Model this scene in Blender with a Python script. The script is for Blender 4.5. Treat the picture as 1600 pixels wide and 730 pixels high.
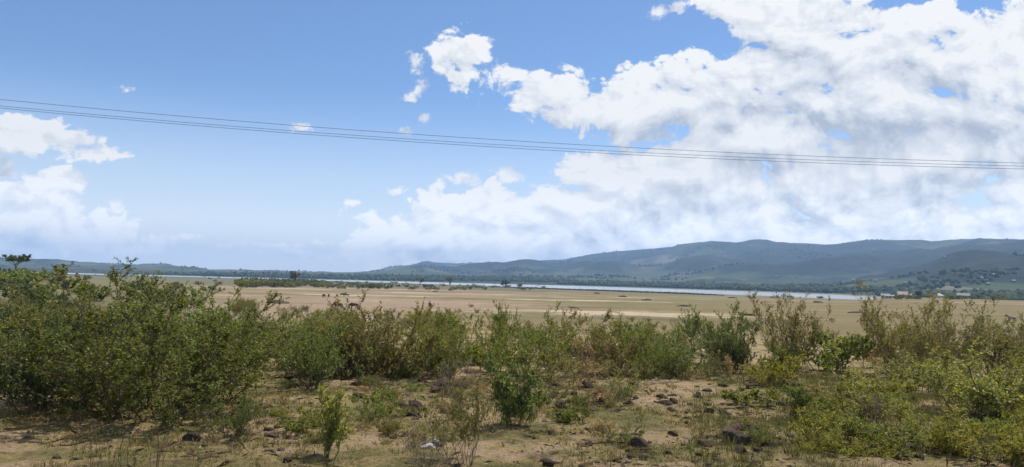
import bpy, math, random
import numpy as np
from mathutils import Vector, Matrix

for o in list(bpy.data.objects):
    bpy.data.objects.remove(o)
S = bpy.context.scene
COL = S.collection
R = math.radians

# ---------------------------------------------------------------- camera
CAMZ = 3.0
F_PX = 1155.0                       # focal length in pixels of a 1600 wide frame
PITCH = math.atan(70.0 / F_PX)
ROLL = R(1.35)
fwd = Vector((0, math.cos(PITCH), math.sin(PITCH)))
r0 = Vector((1, 0, 0))
u0 = r0.cross(fwd)
rgt = (math.cos(ROLL) * r0 + math.sin(ROLL) * u0).normalized()
upv = rgt.cross(fwd).normalized()
cam_d = bpy.data.cameras.new("camera")
cam_d.sensor_width = 36.0
cam_d.lens = 36.0 * F_PX / 1600.0
cam_d.clip_start = 0.1
cam_d.clip_end = 60000
cam = bpy.data.objects.new("camera", cam_d)
COL.objects.link(cam)
cam.matrix_world = Matrix(((rgt.x, upv.x, -fwd.x, 0), (rgt.y, upv.y, -fwd.y, 0),
                           (rgt.z, upv.z, -fwd.z, CAMZ), (0, 0, 0, 1)))
S.camera = cam

# ---------------------------------------------------------------- exposure
S.view_settings.view_transform = 'Standard'
S.view_settings.look = 'None'
S.view_settings.gamma = 1.0
S.view_settings.use_curve_mapping = False
S.view_settings.exposure = 0.22
S.render.engine = 'CYCLES'
S.cycles.max_bounces = 6
S.cycles.diffuse_bounces = 3
S.cycles.glossy_bounces = 2
S.cycles.transmission_bounces = 3
S.cycles.volume_bounces = 0
S.cycles.transparent_max_bounces = 6

# ---------------------------------------------------------------- sun
SUN_EL = 64.0
SUN_AZ = 48.0                      # degrees to the right of straight ahead
sd = bpy.data.lights.new("sun", 'SUN')
sd.energy = 4.6
sd.angle = R(0.55)
sd.color = (1.0, 0.945, 0.85)
sun = bpy.data.objects.new("sun", sd)
COL.objects.link(sun)
to_sun = Vector((math.sin(R(SUN_AZ)) * math.cos(R(SUN_EL)), math.cos(R(SUN_AZ)) * math.cos(R(SUN_EL)), math.sin(R(SUN_EL))))
sun.rotation_euler = to_sun.to_track_quat('Z', 'Y').to_euler()
sun.location = (0, 0, 60)

# ---------------------------------------------------------------- node helpers
class NT:
    def __init__(self, tree):
        self.t = tree
        self.n = tree.nodes
        self.l = tree.links
    def new(self, typ, ins=None, **props):
        nd = self.n.new(typ)
        for k, v in props.items():
            setattr(nd, k, v)
        if ins:
            for k, v in ins.items():
                s = nd.inputs[k]
                if hasattr(v, 'links'):
                    self.l.new(v, s)
                else:
                    s.default_value = v
        return nd
    def math(self, op, a, b=0.0, c=0.0, clamp=False):
        nd = self.n.new('ShaderNodeMath')
        nd.operation = op
        nd.use_clamp = clamp
        for i, v in enumerate((a, b, c)):
            if hasattr(v, 'links'):
                self.l.new(v, nd.inputs[i])
            else:
                nd.inputs[i].default_value = v
        return nd.outputs[0]
    def vmath(self, op, a, b=(0, 0, 0), out=0):
        nd = self.n.new('ShaderNodeVectorMath')
        nd.operation = op
        for i, v in enumerate((a, b)):
            if hasattr(v, 'links'):
                self.l.new(v, nd.inputs[i])
            elif op == 'SCALE' and i == 1:
                nd.inputs['Scale'].default_value = v
            else:
                nd.inputs[i].default_value = v
        return nd.outputs['Value'] if out == 'v' else nd.outputs[0]
    def scale(self, a, f):
        nd = self.n.new('ShaderNodeVectorMath')
        nd.operation = 'SCALE'
        self.l.new(a, nd.inputs[0])
        if hasattr(f, 'links'):
            self.l.new(f, nd.inputs['Scale'])
        else:
            nd.inputs['Scale'].default_value = f
        return nd.outputs[0]
    def ss(self, x, a, b, lo=0.0, hi=1.0):
        nd = self.new('ShaderNodeMapRange', {0: x, 1: a, 2: b, 3: lo, 4: hi}, interpolation_type='SMOOTHSTEP')
        return nd.outputs[0]
    def lin(self, x, a, b, lo=0.0, hi=1.0):
        nd = self.new('ShaderNodeMapRange', {0: x, 1: a, 2: b, 3: lo, 4: hi})
        return nd.outputs[0]
    def mix(self, f, a, b, blend='MIX'):
        nd = self.n.new('ShaderNodeMix')
        nd.data_type = 'RGBA'
        nd.blend_type = blend
        for s, v in ((nd.inputs[0], f), (nd.inputs[6], a), (nd.inputs[7], b)):
            if hasattr(v, 'links'):
                self.l.new(v, s)
            else:
                s.default_value = (*v, 1.0) if isinstance(v, tuple) and len(v) == 3 else v
        return nd.outputs[2]
    def noise(self, vec, scale, detail=4, rough=0.55, dist=0.0, dim='3D', col=False):
        nd = self.new('ShaderNodeTexNoise', {'Scale': scale, 'Detail': detail, 'Roughness': rough, 'Distortion': dist}, noise_dimensions=dim)
        if vec is not None:
            self.l.new(vec, nd.inputs['Vector'])
        return nd.outputs['Color' if col else 'Fac']
    def ramp(self, f, stops, interp='LINEAR'):
        nd = self.n.new('ShaderNodeValToRGB')
        nd.color_ramp.interpolation = interp
        e = nd.color_ramp.elements
        while len(e) < len(stops):
            e.new(0.5)
        for el, (p, c) in zip(e, stops):
            el.position = p
            el.color = (*c, 1.0)
        self.l.new(f, nd.inputs[0])
        return nd.outputs[0]

# ---------------------------------------------------------------- sky: Nishita blue plus cumulus
def px_uv(x, y):
    return ((x - 800.0) / F_PX, (365.0 - y) / F_PX)

W = bpy.data.worlds.new("World")
S.world = W
W.use_nodes = True
W.node_tree.nodes.clear()
w = NT(W.node_tree)
W.cycles.sampling_method = 'MANUAL'
W.cycles.sample_map_resolution = 512
gen = w.new('ShaderNodeTexCoord').outputs['Generated']
dx = w.vmath('DOT_PRODUCT', gen, tuple(rgt), 'v')
dy = w.vmath('DOT_PRODUCT', gen, tuple(upv), 'v')
dz = w.vmath('DOT_PRODUCT', gen, tuple(fwd), 'v')
elz = w.new('ShaderNodeSeparateXYZ', {0: gen}).outputs['Z']
front = w.ss(dz, 0.30, 0.50)
dzs = w.math('MAXIMUM', dz, 0.22)
U = w.math('DIVIDE', dx, dzs)
V = w.math('DIVIDE', dy, dzs)
P = w.new('ShaderNodeCombineXYZ', {0: U, 1: V, 2: 0.0}).outputs[0]

def density_noise(p, t, det=10.0, vdet=4.0, rough=0.57):
    """billowing cloud relief, roughly -1..1"""
    wv = t.noise(p, 5.5, 2, 0.5, 0, '2D', col=True)
    wv = t.vmath('SUBTRACT', wv, (0.5, 0.5, 0.5))
    q = t.vmath('ADD', p, t.scale(wv, 0.07))
    n1 = t.math('SUBTRACT', t.noise(q, 15.0, det, rough, 0.0, '2D'), 0.5)
    vo = t.new('ShaderNodeTexVoronoi', {'Scale': 24.0, 'Detail': vdet, 'Roughness': 0.56, 'Lacunarity': 2.15, 'Smoothness': 0.15, 'Randomness': 1.0},
               voronoi_dimensions='2D', feature='SMOOTH_F1', normalize=True)
    t.l.new(q, vo.inputs['Vector'])
    n2 = t.math('SUBTRACT', 0.42, vo.outputs['Distance'])
    return t.math('ADD', t.math('MULTIPLY', n1, 1.9), t.math('MULTIPLY', n2, 1.2))

# cloud masses: centre x, y, half width, half height (pixels of the frame), tilt in degrees
CL = [
    # great bank on the right
    (1195, 12, 100, 34, -14), (1270, 45, 110, 62, -20), (1410, 60, 130, 46, -10), (1500, 80, 130, 60, 10),
    (1390, 150, 210, 110, 0), (1560, 160, 120, 110, 0), (1700, 180, 200, 170, 0),
    (1180, 135, 130, 55, 12), (1040, 160, 140, 46, 8), (880, 155, 80, 34, -12), (860, 180, 40, 14, -25),
    (1500, 235, 170, 60, 0), (1210, 215, 140, 46, 0), (1000, 212, 50, 12, 5),
    # lower bank
    (1040, 285, 165, 62, 6), (930, 330, 190, 52, 8), (1230, 285, 190, 50, 0), (1420, 275, 170, 36, 0),
    (720, 345, 135, 42, 12), (660, 345, 75, 20, 6), (780, 380, 190, 40, 0), (1000, 385, 200, 40, 0),
    (1140, 345, 130, 34, 0), (1190, 362, 110, 30, 0), (1340, 355, 90, 24, -6), (1440, 335, 90, 26, 0), (1470, 350, 130, 26, 0),
    (1585, 345, 60, 24, 0), (1590, 310, 60, 14, 0),
    # small puffs in the blue
    (712, 94, 36, 32, 0), (782, 124, 20, 15, -50), (648, 142, 21, 9, 40), (651, 96, 9, 16, 20),
    (726, 279, 24, 11, 0), (795, 276, 26, 13, 0), (840, 291, 14, 5, -15), (666, 186, 11, 8, 0), (465, 199, 19, 7, -5),
    (197, 141, 10, 4, 0), (620, 297, 13, 7, 0), (543, 317, 22, 4, 0), (562, 381, 18, 7, -10), (298, 369, 18, 5, 0),
    (1025, 18, 16, 10, 0), (1060, 10, 14, 8, 0), (635, 203, 7, 7, 0), (505, 380, 16, 5, 0), (890, 105, 22, 6, -30), (1545, 45, 26, 12, -10),
    # left clouds
    (40, 206, 60, 24, -6), (118, 226, 50, 20, -14), (10, 235, 26, 6, 0), (8, 259, 25, 18, 0), (95, 285, 42, 17, 8),
    (60, 330, 110, 38, -8), (20, 320, 60, 30, 0), (120, 345, 70, 28, -14), (192, 352, 30, 11, 0), (181, 326, 10, 12, 0), (-20, 345, 90, 36, 0),
    (210, 385, 30, 10, 0), (360, 386, 40, 8, 4), (425, 388, 75, 9, -4), (80, 375, 140, 20, 0), (500, 400, 60, 7, 0),
]
def ellipse(t, p, x, y, a, b, tilt, grow=1.32):
    u, v = px_uv(x, y)
    nd = t.new('ShaderNodeMapping', {'Location': (u, v, 0), 'Rotation': (0, 0, R(tilt)), 'Scale': (a * grow / F_PX, b * grow / F_PX, 1.0)}, vector_type='TEXTURE')
    t.l.new(p, nd.inputs['Vector'])
    m = t.math('SUBTRACT', 1.0, t.vmath('LENGTH', nd.outputs[0], out='v'))
    k = min(1.0, (a * b) ** 0.5 / 62.0) ** 0.35
    return t.math('MAXIMUM', t.math('MULTIPLY', m, k), -0.8)
def masses(p, lst, sm=0.10):
    r = None
    for c in lst:
        q = p
        if r is not None:                                # chained one after the other: keeps the shader's stack small
            nd = w.new('ShaderNodeVectorMath', {0: r, 1: (1e-7, 1e-7, 0)}, operation='MULTIPLY_ADD')
            w.l.new(p, nd.inputs[2])
            q = nd.outputs[0]
        e = ellipse(w, q, *c)
        r = e if r is None else w.math('SMOOTH_MAX', r, e, sm)
    return r
BIG = [c for c in CL if c[2] * c[3] > 700]
SMALL = [c for c in CL if c[2] * c[3] <= 700]
sun_uv = Vector((to_sun.dot(rgt), to_sun.dot(upv)))
sun_uv.normalize()
big = masses(P, BIG)
big_s = masses(w.vmath('ADD', P, (sun_uv.x * 0.045, sun_uv.y * 0.045, 0)), BIG)
small = masses(P, SMALL, 0.03)
# behind and beside the frame the same kind of broken cumulus goes on
planar = w.new('ShaderNodeVectorMath', {0: gen}, operation='DIVIDE')
hz = w.math('ADD', w.math('MAXIMUM', elz, 0.0), 0.12)
w.l.new(w.new('ShaderNodeCombineXYZ', {0: hz, 1: hz, 2: 1.0}).outputs[0], planar.inputs[1])
cover = w.noise(planar.outputs[0], 1.3, 2, 0.5, 0, '2D')
cover = w.math('MULTIPLY', w.math('SUBTRACT', cover, 0.52), 5.0)
other = w.math('MINIMUM', cover, 0.7)
# inside the frame's part of the sky the drawn masses rule, elsewhere the scattered ones
inU = w.ss(w.math('ABSOLUTE', U), 0.78, 1.0, 1.0, 0.0)
inV = w.ss(V, 0.36, 0.55, 1.0, 0.0)
inside = w.math('MULTIPLY', front, w.math('MULTIPLY', inU, inV))
M = w.math('ADD', w.math('MULTIPLY', big, inside), w.math('MULTIPLY', other, w.math('SUBTRACT', 1.0, inside)))
pn = w.new('ShaderNodeMix', {0: front}, data_type='VECTOR')
w.l.new(w.scale(planar.outputs[0], 0.35), pn.inputs[4])
w.l.new(w.vmath('MULTIPLY', P, (1.0, 1.3, 1.0)), pn.inputs[5])
PP = pn.outputs[1]
N0 = density_noise(PP, w)
Ra = density_noise(PP, w, 7.0, 3.0, 0.54)
Rb = density_noise(w.vmath('ADD', PP, (sun_uv.x * 0.020, sun_uv.y * 0.020, 0)), w, 7.0, 3.0, 0.54)
D = w.math('ADD', w.math('MINIMUM', M, 0.44), w.math('MULTIPLY', N0, 0.92))
low = w.ss(elz, 0.0, 0.12)                         # near the horizon the clouds are soft and thin
alpha = w.ss(D, 0.10, 0.30)
# scraps: thin, ragged, half transparent
qs = w.vmath('ADD', P, w.scale(w.vmath('SUBTRACT', w.noise(P, 22.0, 3, 0.55, 0, '2D', col=True), (0.5, 0.5, 0.5)), 0.030))
ns = w.math('SUBTRACT', w.noise(w.vmath('MULTIPLY', qs, (1.0, 1.25, 1.0)), 46.0, 8, 0.62, 0.0, '2D'), 0.5)
Ds = w.math('MULTIPLY', w.math('ADD', small, w.math('MULTIPLY', ns, 2.1)), inside)
alpha_s = w.ss(Ds, 0.0, 0.52, 0.0, 0.95)
alpha = w.math('MAXIMUM', alpha, alpha_s)
alpha = w.math('MULTIPLY', alpha, w.ss(elz, -0.01, 0.10, 0.88, 1.0))
relief = w.math('MULTIPLY', w.math('SUBTRACT', Ra, Rb), 0.70)
relief = w.math('MAXIMUM', w.math('MINIMUM', relief, 0.40), -0.40)
broad = w.math('MULTIPLY', w.math('MAXIMUM', w.math('MINIMUM', w.math('SUBTRACT', big, big_s), 0.30), -0.30), inside)
relief = w.math('ADD', relief, w.math('MULTIPLY', broad, 0.95))
lowf = w.math('SUBTRACT', w.noise(w.vmath('MULTIPLY', PP, (1.0, 1.5, 1.0)), 5.0, 4, 0.55, 0, '2D'), 0.5)
thick = w.ss(w.math('ADD', M, w.math('MULTIPLY', lowf, 1.6)), 0.25, 1.0)
# cloud bases turned away from the sun
GREY = [(1335, 110, 110, 40, 0), (1450, 215, 190, 45, -4), (1500, 80, 60, 40, 0), (1150, 262, 150, 26, 0), (1330, 290, 200, 26, 0), (1040, 300, 90, 30, 0),
        (1250, 170, 120, 18, 10), (880, 345, 90, 20, 0), (40, 325, 60, 20, -5), (60, 228, 60, 9, -8), (1100, 178, 130, 10, 10), (1560, 210, 90, 40, 0), (760, 350, 90, 16, 8),
        (1190, 375, 100, 10, 0), (1430, 355, 160, 10, 0)]
WP = w.vmath('ADD', P, w.scale(w.vmath('SUBTRACT', w.noise(P, 8, 4, 0.6, 0, '2D', col=True), (0.5, 0.5, 0.5)), 0.075))
gm = masses(WP, GREY, 0.12)
gm = w.math('MULTIPLY', w.ss(gm, 0.0, 0.9), w.math('MULTIPLY', inside, w.ss(D, 0.15, 0.7)))
shade = w.math('SUBTRACT', w.math('ADD', 0.80, w.math('MULTIPLY', relief, 0.55)), w.math('MULTIPLY', thick, 0.09))
shade = w.math('ADD', shade, w.math('MULTIPLY', N0, 0.40))
shade = w.math('SUBTRACT', shade, w.math('MULTIPLY', gm, 0.15), clamp=True)
cloud_col = w.ramp(shade, [(0.0, (0.30, 0.36, 0.47)), (0.45, (0.50, 0.555, 0.65)), (0.70, (0.74, 0.78, 0.84)), (0.88, (0.86, 0.885, 0.92)), (1.0, (0.97, 0.975, 0.98))])
sky = w.new('ShaderNodeTexSky', sky_type='NISHITA', sun_disc=False, sun_elevation=R(SUN_EL), sun_rotation=R(SUN_AZ),
            altitude=1800.0, air_density=1.0, dust_density=0.6, ozone_density=1.0)
SKY_K = 0.10
CLOUD_K = 0.86
blue = w.scale(sky.outputs[0], 1.0)
blue = w.mix(1.0, blue, (0.93, 1.09, 1.26), 'MULTIPLY')
blue = w.mix(w.ss(elz, -0.02, 0.25, 0.92, 0.0), blue, (8.1, 8.8, 9.4))
blue = w.mix(w.ss(elz, 0.0, 0.11, 0.8, 0.0), blue, (11.5, 12.0, 12.4))
cl = w.scale(cloud_col, w.ss(elz, 0.0, 0.16, 1.60 * CLOUD_K / SKY_K, CLOUD_K / SKY_K))
final = w.mix(alpha, blue, cl)
bg = w.new('ShaderNodeBackground', {'Strength': SKY_K})
w.l.new(final, bg.inputs['Color'])
out = w.new('ShaderNodeOutputWorld')
w.l.new(bg.outputs[0], out.inputs['Surface'])

# ================================================================ shared helpers
rng = np.random.default_rng(7)

def pdir(px, py):
    """world direction through a point of the 1600x730 photograph"""
    u, v = px_uv(px, py)
    return fwd + rgt * u + upv * v

def hash2(ix, iy, seed):
    h = (ix.astype(np.int64) * 374761393 + iy.astype(np.int64) * 668265263 + seed * 974711) & 0x7fffffff
    h = ((h ^ (h >> 13)) * 1274126177) & 0x7fffffff
    h = h ^ (h >> 16)
    return (h & 0xffff) / 65535.0

def vnoise(x, y, seed=0):
    x = np.asarray(x, float); y = np.asarray(y, float)
    ix = np.floor(x); iy = np.floor(y)
    fx = x - ix; fy = y - iy
    fx = fx * fx * fx * (fx * (fx * 6 - 15) + 10); fy = fy * fy * fy * (fy * (fy * 6 - 15) + 10)
    a = hash2(ix, iy, seed); b = hash2(ix + 1, iy, seed); c = hash2(ix, iy + 1, seed); d = hash2(ix + 1, iy + 1, seed)
    return a + (b - a) * fx + (c - a) * fy + (a - b - c + d) * fx * fy

def fbm(x, y, seed=0, oct=4, gain=0.5):
    """-1..1"""
    t = 0; a = 1; s = 0; f = 1
    for k in range(oct):
        t = t + a * (vnoise(x * f, y * f, seed + k * 17) * 2 - 1); s += a
        a *= gain; f *= 2.03
    return t / s

# ---------------------------------------------------------------- the lie of the land
def uz(px):
    return math.atan2(pdir(px, 440).x, pdir(px, 440).y)
AZK = np.array([uz(p) for p in (-400, 0, 380, 600, 900, 1300, 1400, 1480, 1650)])
NEAR = np.array([2500, 2150, 1760, 1500, 1200, 930, 850, 840, 830.])
FARS = np.array([3000, 2650, 2150, 1940, 1850, 1400, 1150, 860, 840.])
LAKE_Z = -12.0
PR = np.array([0, 12, 24, 40, 80, 150, 240, 500, 900.])
PZ = np.array([0, 0, -0.2, -0.8, -2.0, -3.1, -3.9, -6.4, -10.2])

def ground_z(x, y):
    x = np.asarray(x, float); y = np.asarray(y, float)
    r = np.hypot(x, y); az = np.arctan2(x, y)
    az = np.where(np.abs(az) > 1.2, np.sign(az) * 1.2, az)
    rn = np.interp(az, AZK, NEAR); rf = np.interp(az, AZK, FARS)
    base = np.interp(r, PR, PZ)
    t = np.clip((r - 500) / (rn - 500), 0, None)
    far = -6.4 + (LAKE_Z + 0.25 + 6.4) * np.minimum(t, 1) ** 0.9 - np.maximum(t - 1, 0) * 6.0
    z = np.where(r > 500, far, base)
    z = np.where(r > rn, np.maximum(z, LAKE_Z - 2.5), z)
    rise = (r - rf)
    z = np.where(rise > -60, np.maximum(z, LAKE_Z + rise * 0.012), z)
    # low scrubby rise on the left
    z = z + 6.3 * np.exp(-((az + 0.66) / 0.15) ** 2) * np.exp(-((r - 330) / 130) ** 2)
    # the right hand of the plain lies higher
    wa = np.clip((az - AZK[5] - 0.01) / 0.085, 0, 1); wa = wa * wa * (3 - 2 * wa)
    wr = np.clip((r - 140) / 480, 0, 1); wb = np.clip((r - 760) / 500, 0, 1)
    z = z + 4.6 * wa * wr * (1 - wb)
    # undulation
    fade = np.clip(1 - r / 700, 0.0, 1)
    z = z + fade * (fbm(x / 28, y / 28, 3, 3) * 0.30 * np.clip(r / 30, 0.25, 1) + fbm(x / 6.5, y / 6.5, 5, 3) * 0.09 + fbm(x / 1.3, y / 1.3, 9, 3) * 0.035 * np.clip(1 - r / 80, 0, 1))
    return z

def gz(x, y):
    return float(ground_z(np.array([x]), np.array([y]))[0])

_RS = np.concatenate([np.arange(4, 60, 0.05), np.geomspace(60, 3500, 1500)])
def on_ground(px, py):
    """where the sight line through a point of the photograph meets the ground"""
    d = pdir(px, py)
    k = math.hypot(d.x, d.y)
    xs = d.x / k * _RS; ys = d.y / k * _RS
    zs = CAMZ + d.z / k * _RS
    hit = np.nonzero(zs < ground_z(xs, ys))[0]
    i = hit[0] if len(hit) else len(_RS) - 1
    return float(xs[i]), float(ys[i]), float(_RS[i])

def at_range(px, r, py=440):
    d = pdir(px, py)
    k = math.hypot(d.x, d.y)
    return d.x / k * r, d.y / k * r

# ---------------------------------------------------------------- objects
def mesh_np(name, verts, faces, mats=None, smooth=False, mat_idx=None):
    me = bpy.data.meshes.new(name)
    verts = np.asarray(verts, np.float32)
    if isinstance(faces, np.ndarray):
        n, k = faces.shape
        me.vertices.add(len(verts)); me.vertices.foreach_set('co', verts.ravel())
        me.loops.add(n * k); me.loops.foreach_set('vertex_index', faces.astype(np.int32).ravel())
        me.polygons.add(n); me.polygons.foreach_set('loop_start', np.arange(0, n * k, k, dtype=np.int32))
        try:
            me.polygons.foreach_set('loop_total', np.full(n, k, dtype=np.int32))
        except Exception:
            pass
        if mat_idx is not None:
            me.polygons.foreach_set('material_index', np.asarray(mat_idx, np.int32))
        me.update(calc_edges=True)
        me.validate()
    else:
        me.from_pydata([tuple(map(float, v)) for v in verts], [], faces)
        me.update()
    for m in (mats or []):
        me.materials.append(m)
    if smooth:
        me.polygons.foreach_set('use_smooth', np.ones(len(me.polygons), bool))
    return me

def link(name, data, parent=None, loc=(0, 0, 0), rot=(0, 0, 0), sc=(1, 1, 1)):
    o = bpy.data.objects.new(name, data)
    COL.objects.link(o)
    o.location = loc; o.rotation_euler = rot; o.scale = sc
    if parent is not None:
        o.parent = parent
    return o

def tag(o, label=None, cat=None, group=None, kind=None):
    if label: o['label'] = label
    if cat: o['category'] = cat
    if group: o['group'] = group
    if kind: o['kind'] = kind
    return o

def copy_tree(o, kids, name=None):
    c = o.copy(); COL.objects.link(c)
    for k in kids:
        d = k.copy(); COL.objects.link(d); d.parent = c
    return c

def material(name):
    m = bpy.data.materials.new(name)
    m.use_nodes = True
    m.node_tree.nodes.clear()
    return m, NT(m.node_tree)

def finish(t, surf=None, vol=None, disp=None):
    o = t.new('ShaderNodeOutputMaterial')
    if surf is not None: t.l.new(surf, o.inputs['Surface'])
    if vol is not None: t.l.new(vol, o.inputs['Volume'])

def bsdf(t, col, rough=0.8, spec=0.3, normal=None, **k):
    b = t.new('ShaderNodeBsdfPrincipled', {'Roughness': rough, 'Specular IOR Level': spec})
    s = b.inputs['Base Color']
    if hasattr(col, 'links'): t.l.new(col, s)
    else: s.default_value = (*col, 1)
    if normal is not None: t.l.new(normal, b.inputs['Normal'])
    for kk, v in k.items(): b.inputs[kk].default_value = v
    return b.outputs[0]

def flat_mat(name, col, rough=0.8, spec=0.3, vary=0.25, scale=8.0, **k):
    m, t = material(name)
    oc = t.new('ShaderNodeTexCoord').outputs['Object']
    n = t.noise(oc, scale, 5, 0.6)
    c = t.mix(t.lin(n, 0.3, 0.7), tuple(x * (1 - vary) for x in col), tuple(min(1, x * (1 + vary)) for x in col))
    finish(t, bsdf(t, c, rough, spec, **k))
    return m

# ---------------------------------------------------------------- ground: one sheet from under the camera to the lake's bed
az_front = np.linspace(R(-47), R(47), 460)
az_back = np.linspace(R(47), R(313), 70)[1:-1]
AZ = np.concatenate([az_front, az_back])
RR = np.concatenate([[0.02, 0.6, 2, 4, 6, 8], np.geomspace(9, 60, 190), np.geomspace(61, 2600, 190)])
A2, R2 = np.meshgrid(AZ, RR, indexing='ij')
X = np.sin(A2) * R2; Y = np.cos(A2) * R2
Z = ground_z(X, Y)
# small clods and tussocks close to the road
nearm = np.clip(1 - R2 / 55, 0, 1)
Z += nearm * (np.maximum(fbm(X / 0.35, Y / 0.35, 31, 3), 0) ** 1.3 * 0.10 + np.maximum(fbm(X / 0.9, Y / 0.9, 35, 3) - 0.12, 0) * 0.16)
na, nr = A2.shape
idx = np.arange(na * nr).reshape(na, nr)
i0 = idx; i1 = np.roll(idx, -1, axis=0)
faces = np.stack([i0[:, :-1], i0[:, 1:], i1[:, 1:], i1[:, :-1]], -1).reshape(-1, 4)
faces = faces[:, ::-1]
verts = np.stack([X, Y, Z], -1).reshape(-1, 3)

gm_, t = material('dry_pasture')
pos = t.new('ShaderNodeNewGeometry').outputs['Position']
sep = t.new('ShaderNodeSeparateXYZ', {0: pos})
dist = t.vmath('LENGTH', pos, out='v')
farf = t.ss(dist, 45, 110)
n_big = t.noise(pos, 0.045, 5, 0.6)
n_mid = t.noise(pos, 0.33, 6, 0.62)
n_small = t.noise(pos, 2.4, 6, 0.65)
n_fine = t.noise(pos, 13.0, 7, 0.78)
soil = t.mix(t.lin(n_fine, 0.36, 0.64), (0.209, 0.140, 0.083), (0.438, 0.316, 0.193))
soil = t.mix(t.ss(n_small, 0.35, 0.75, 0, 0.55), soil, (0.514, 0.386, 0.245))
straw = t.mix(t.lin(n_fine, 0.37, 0.64), (0.160, 0.119, 0.052), (0.355, 0.274, 0.122))
green = t.mix(t.lin(n_fine, 0.37, 0.63), (0.060, 0.062, 0.020), (0.183, 0.168, 0.058))
gr_m = t.math('ADD', t.math('MULTIPLY', n_mid, 0.6), t.math('MULTIPLY', n_small, 0.4))
near_col = t.mix(t.ss(gr_m, 0.42, 0.52), soil, straw)
near_col = t.mix(t.math('MULTIPLY', t.ss(t.math('ADD', t.math('MULTIPLY', n_mid, 0.5), t.math('MULTIPLY', t.noise(pos, 0.9, 4, 0.6), 0.5)), 0.47, 0.57), 0.80), near_col, green)
dark = t.ss(t.math('ADD', t.noise(pos, 1.1, 6, 0.75), t.math('MULTIPLY', n_fine, 0.25)), 0.64, 0.78)
near_col = t.mix(t.math('MULTIPLY', dark, 0.75), near_col, (0.060, 0.043, 0.031))
# the plain: bare pale silt, pinkish earth and thin ochre grass, in bands along the shore
band = t.vmath('MULTIPLY', pos, (0.0085, 0.016, 0.0))
w1 = t.noise(band, 1.0, 7, 0.62)
w2 = t.noise(t.vmath('ADD', t.vmath('MULTIPLY', pos, (0.011, 0.026, 0.0)), (7, 3, 0)), 1.0, 7, 0.62)
w3 = t.noise(t.vmath('ADD', t.vmath('MULTIPLY', pos, (0.004, 0.009, 0.0)), (2, 9, 0)), 1.0, 6, 0.6)
grass = t.mix(t.lin(n_mid, 0.3, 0.7), (0.140, 0.122, 0.056), (0.225, 0.19, 0.090))
earth = t.mix(t.lin(n_mid, 0.3, 0.7), (0.25, 0.183, 0.130), (0.34, 0.252, 0.182))
silt = t.mix(t.lin(n_mid, 0.3, 0.7), (0.37, 0.295, 0.22), (0.49, 0.40, 0.30))
gmask = t.math('ADD', t.math('ADD', t.math('MULTIPLY', w1, 0.5), t.math('MULTIPLY', w3, 0.5)), t.ss(t.math('DIVIDE', sep.outputs['X'], t.math('MAXIMUM', sep.outputs['Y'], 1.0)), -0.15, 0.25, -0.035, 0.03))
plain = t.mix(t.ss(gmask, 0.43, 0.52), earth, grass)
plain = t.mix(t.ss(t.math('ADD', w2, t.math('MULTIPLY', t.math('SUBTRACT', t.noise(pos, 0.09, 6, 0.7), 0.5), 0.22)), 0.565, 0.625), plain, silt)
w4 = t.noise(t.vmath('ADD', t.vmath('MULTIPLY', pos, (0.022, 0.05, 0.0)), (11, 5, 0)), 1.0, 6, 0.62)
plain = t.mix(t.math('MULTIPLY', t.ss(w4, 0.55, 0.66), 0.75), plain, (0.13, 0.105, 0.065))
plain = t.mix(t.math('MULTIPLY', t.ss(t.noise(pos, 0.13, 6, 0.7), 0.58, 0.70), 0.6), plain, (0.13, 0.11, 0.06))
# to the right the plain is grassier, close to the shore it greens
az_r = t.math('DIVIDE', sep.outputs['X'], t.math('MAXIMUM', sep.outputs['Y'], 1.0))
plain = t.mix(t.ss(az_r, 0.20, 0.42, 0, 0.62), plain, t.mix(t.lin(w2, 0.3, 0.7), (0.15, 0.118, 0.058), (0.235, 0.18, 0.095)))
shore = t.math('MULTIPLY', t.ss(t.math('ADD', dist, t.math('MULTIPLY', w1, 120)), 560, 700), t.ss(az_r, 0.0, 0.12, 1.0, 0.45))
plain = t.mix(t.math('MULTIPLY', shore, 0.85), plain, (0.125, 0.118, 0.066))
plain = t.mix(t.ss(az_r, -0.36, -0.48), plain, t.mix(t.lin(w2, 0.3, 0.7), (0.10, 0.10, 0.045), (0.22, 0.19, 0.10)))
over = t.ss(dist, 1300, 1800)
plain = t.mix(over, plain, (0.07, 0.085, 0.035))
plain = t.mix(1.0, plain, (0.88, 0.87, 0.83), 'MULTIPLY')
colr = t.mix(farf, near_col, plain)
bmp = t.new('ShaderNodeBump', {'Strength': 1.0, 'Distance': 0.09})
t.l.new(t.math('ADD', n_fine, t.math('MULTIPLY', n_small, 1.2)), bmp.inputs['Height'])
finish(t, bsdf(t, colr, 0.95, 0.12, bmp.outputs[0]))
me = mesh_np('ground', verts, faces, [gm_], True)
ground = tag(link('ground', me), kind='structure')
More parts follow.
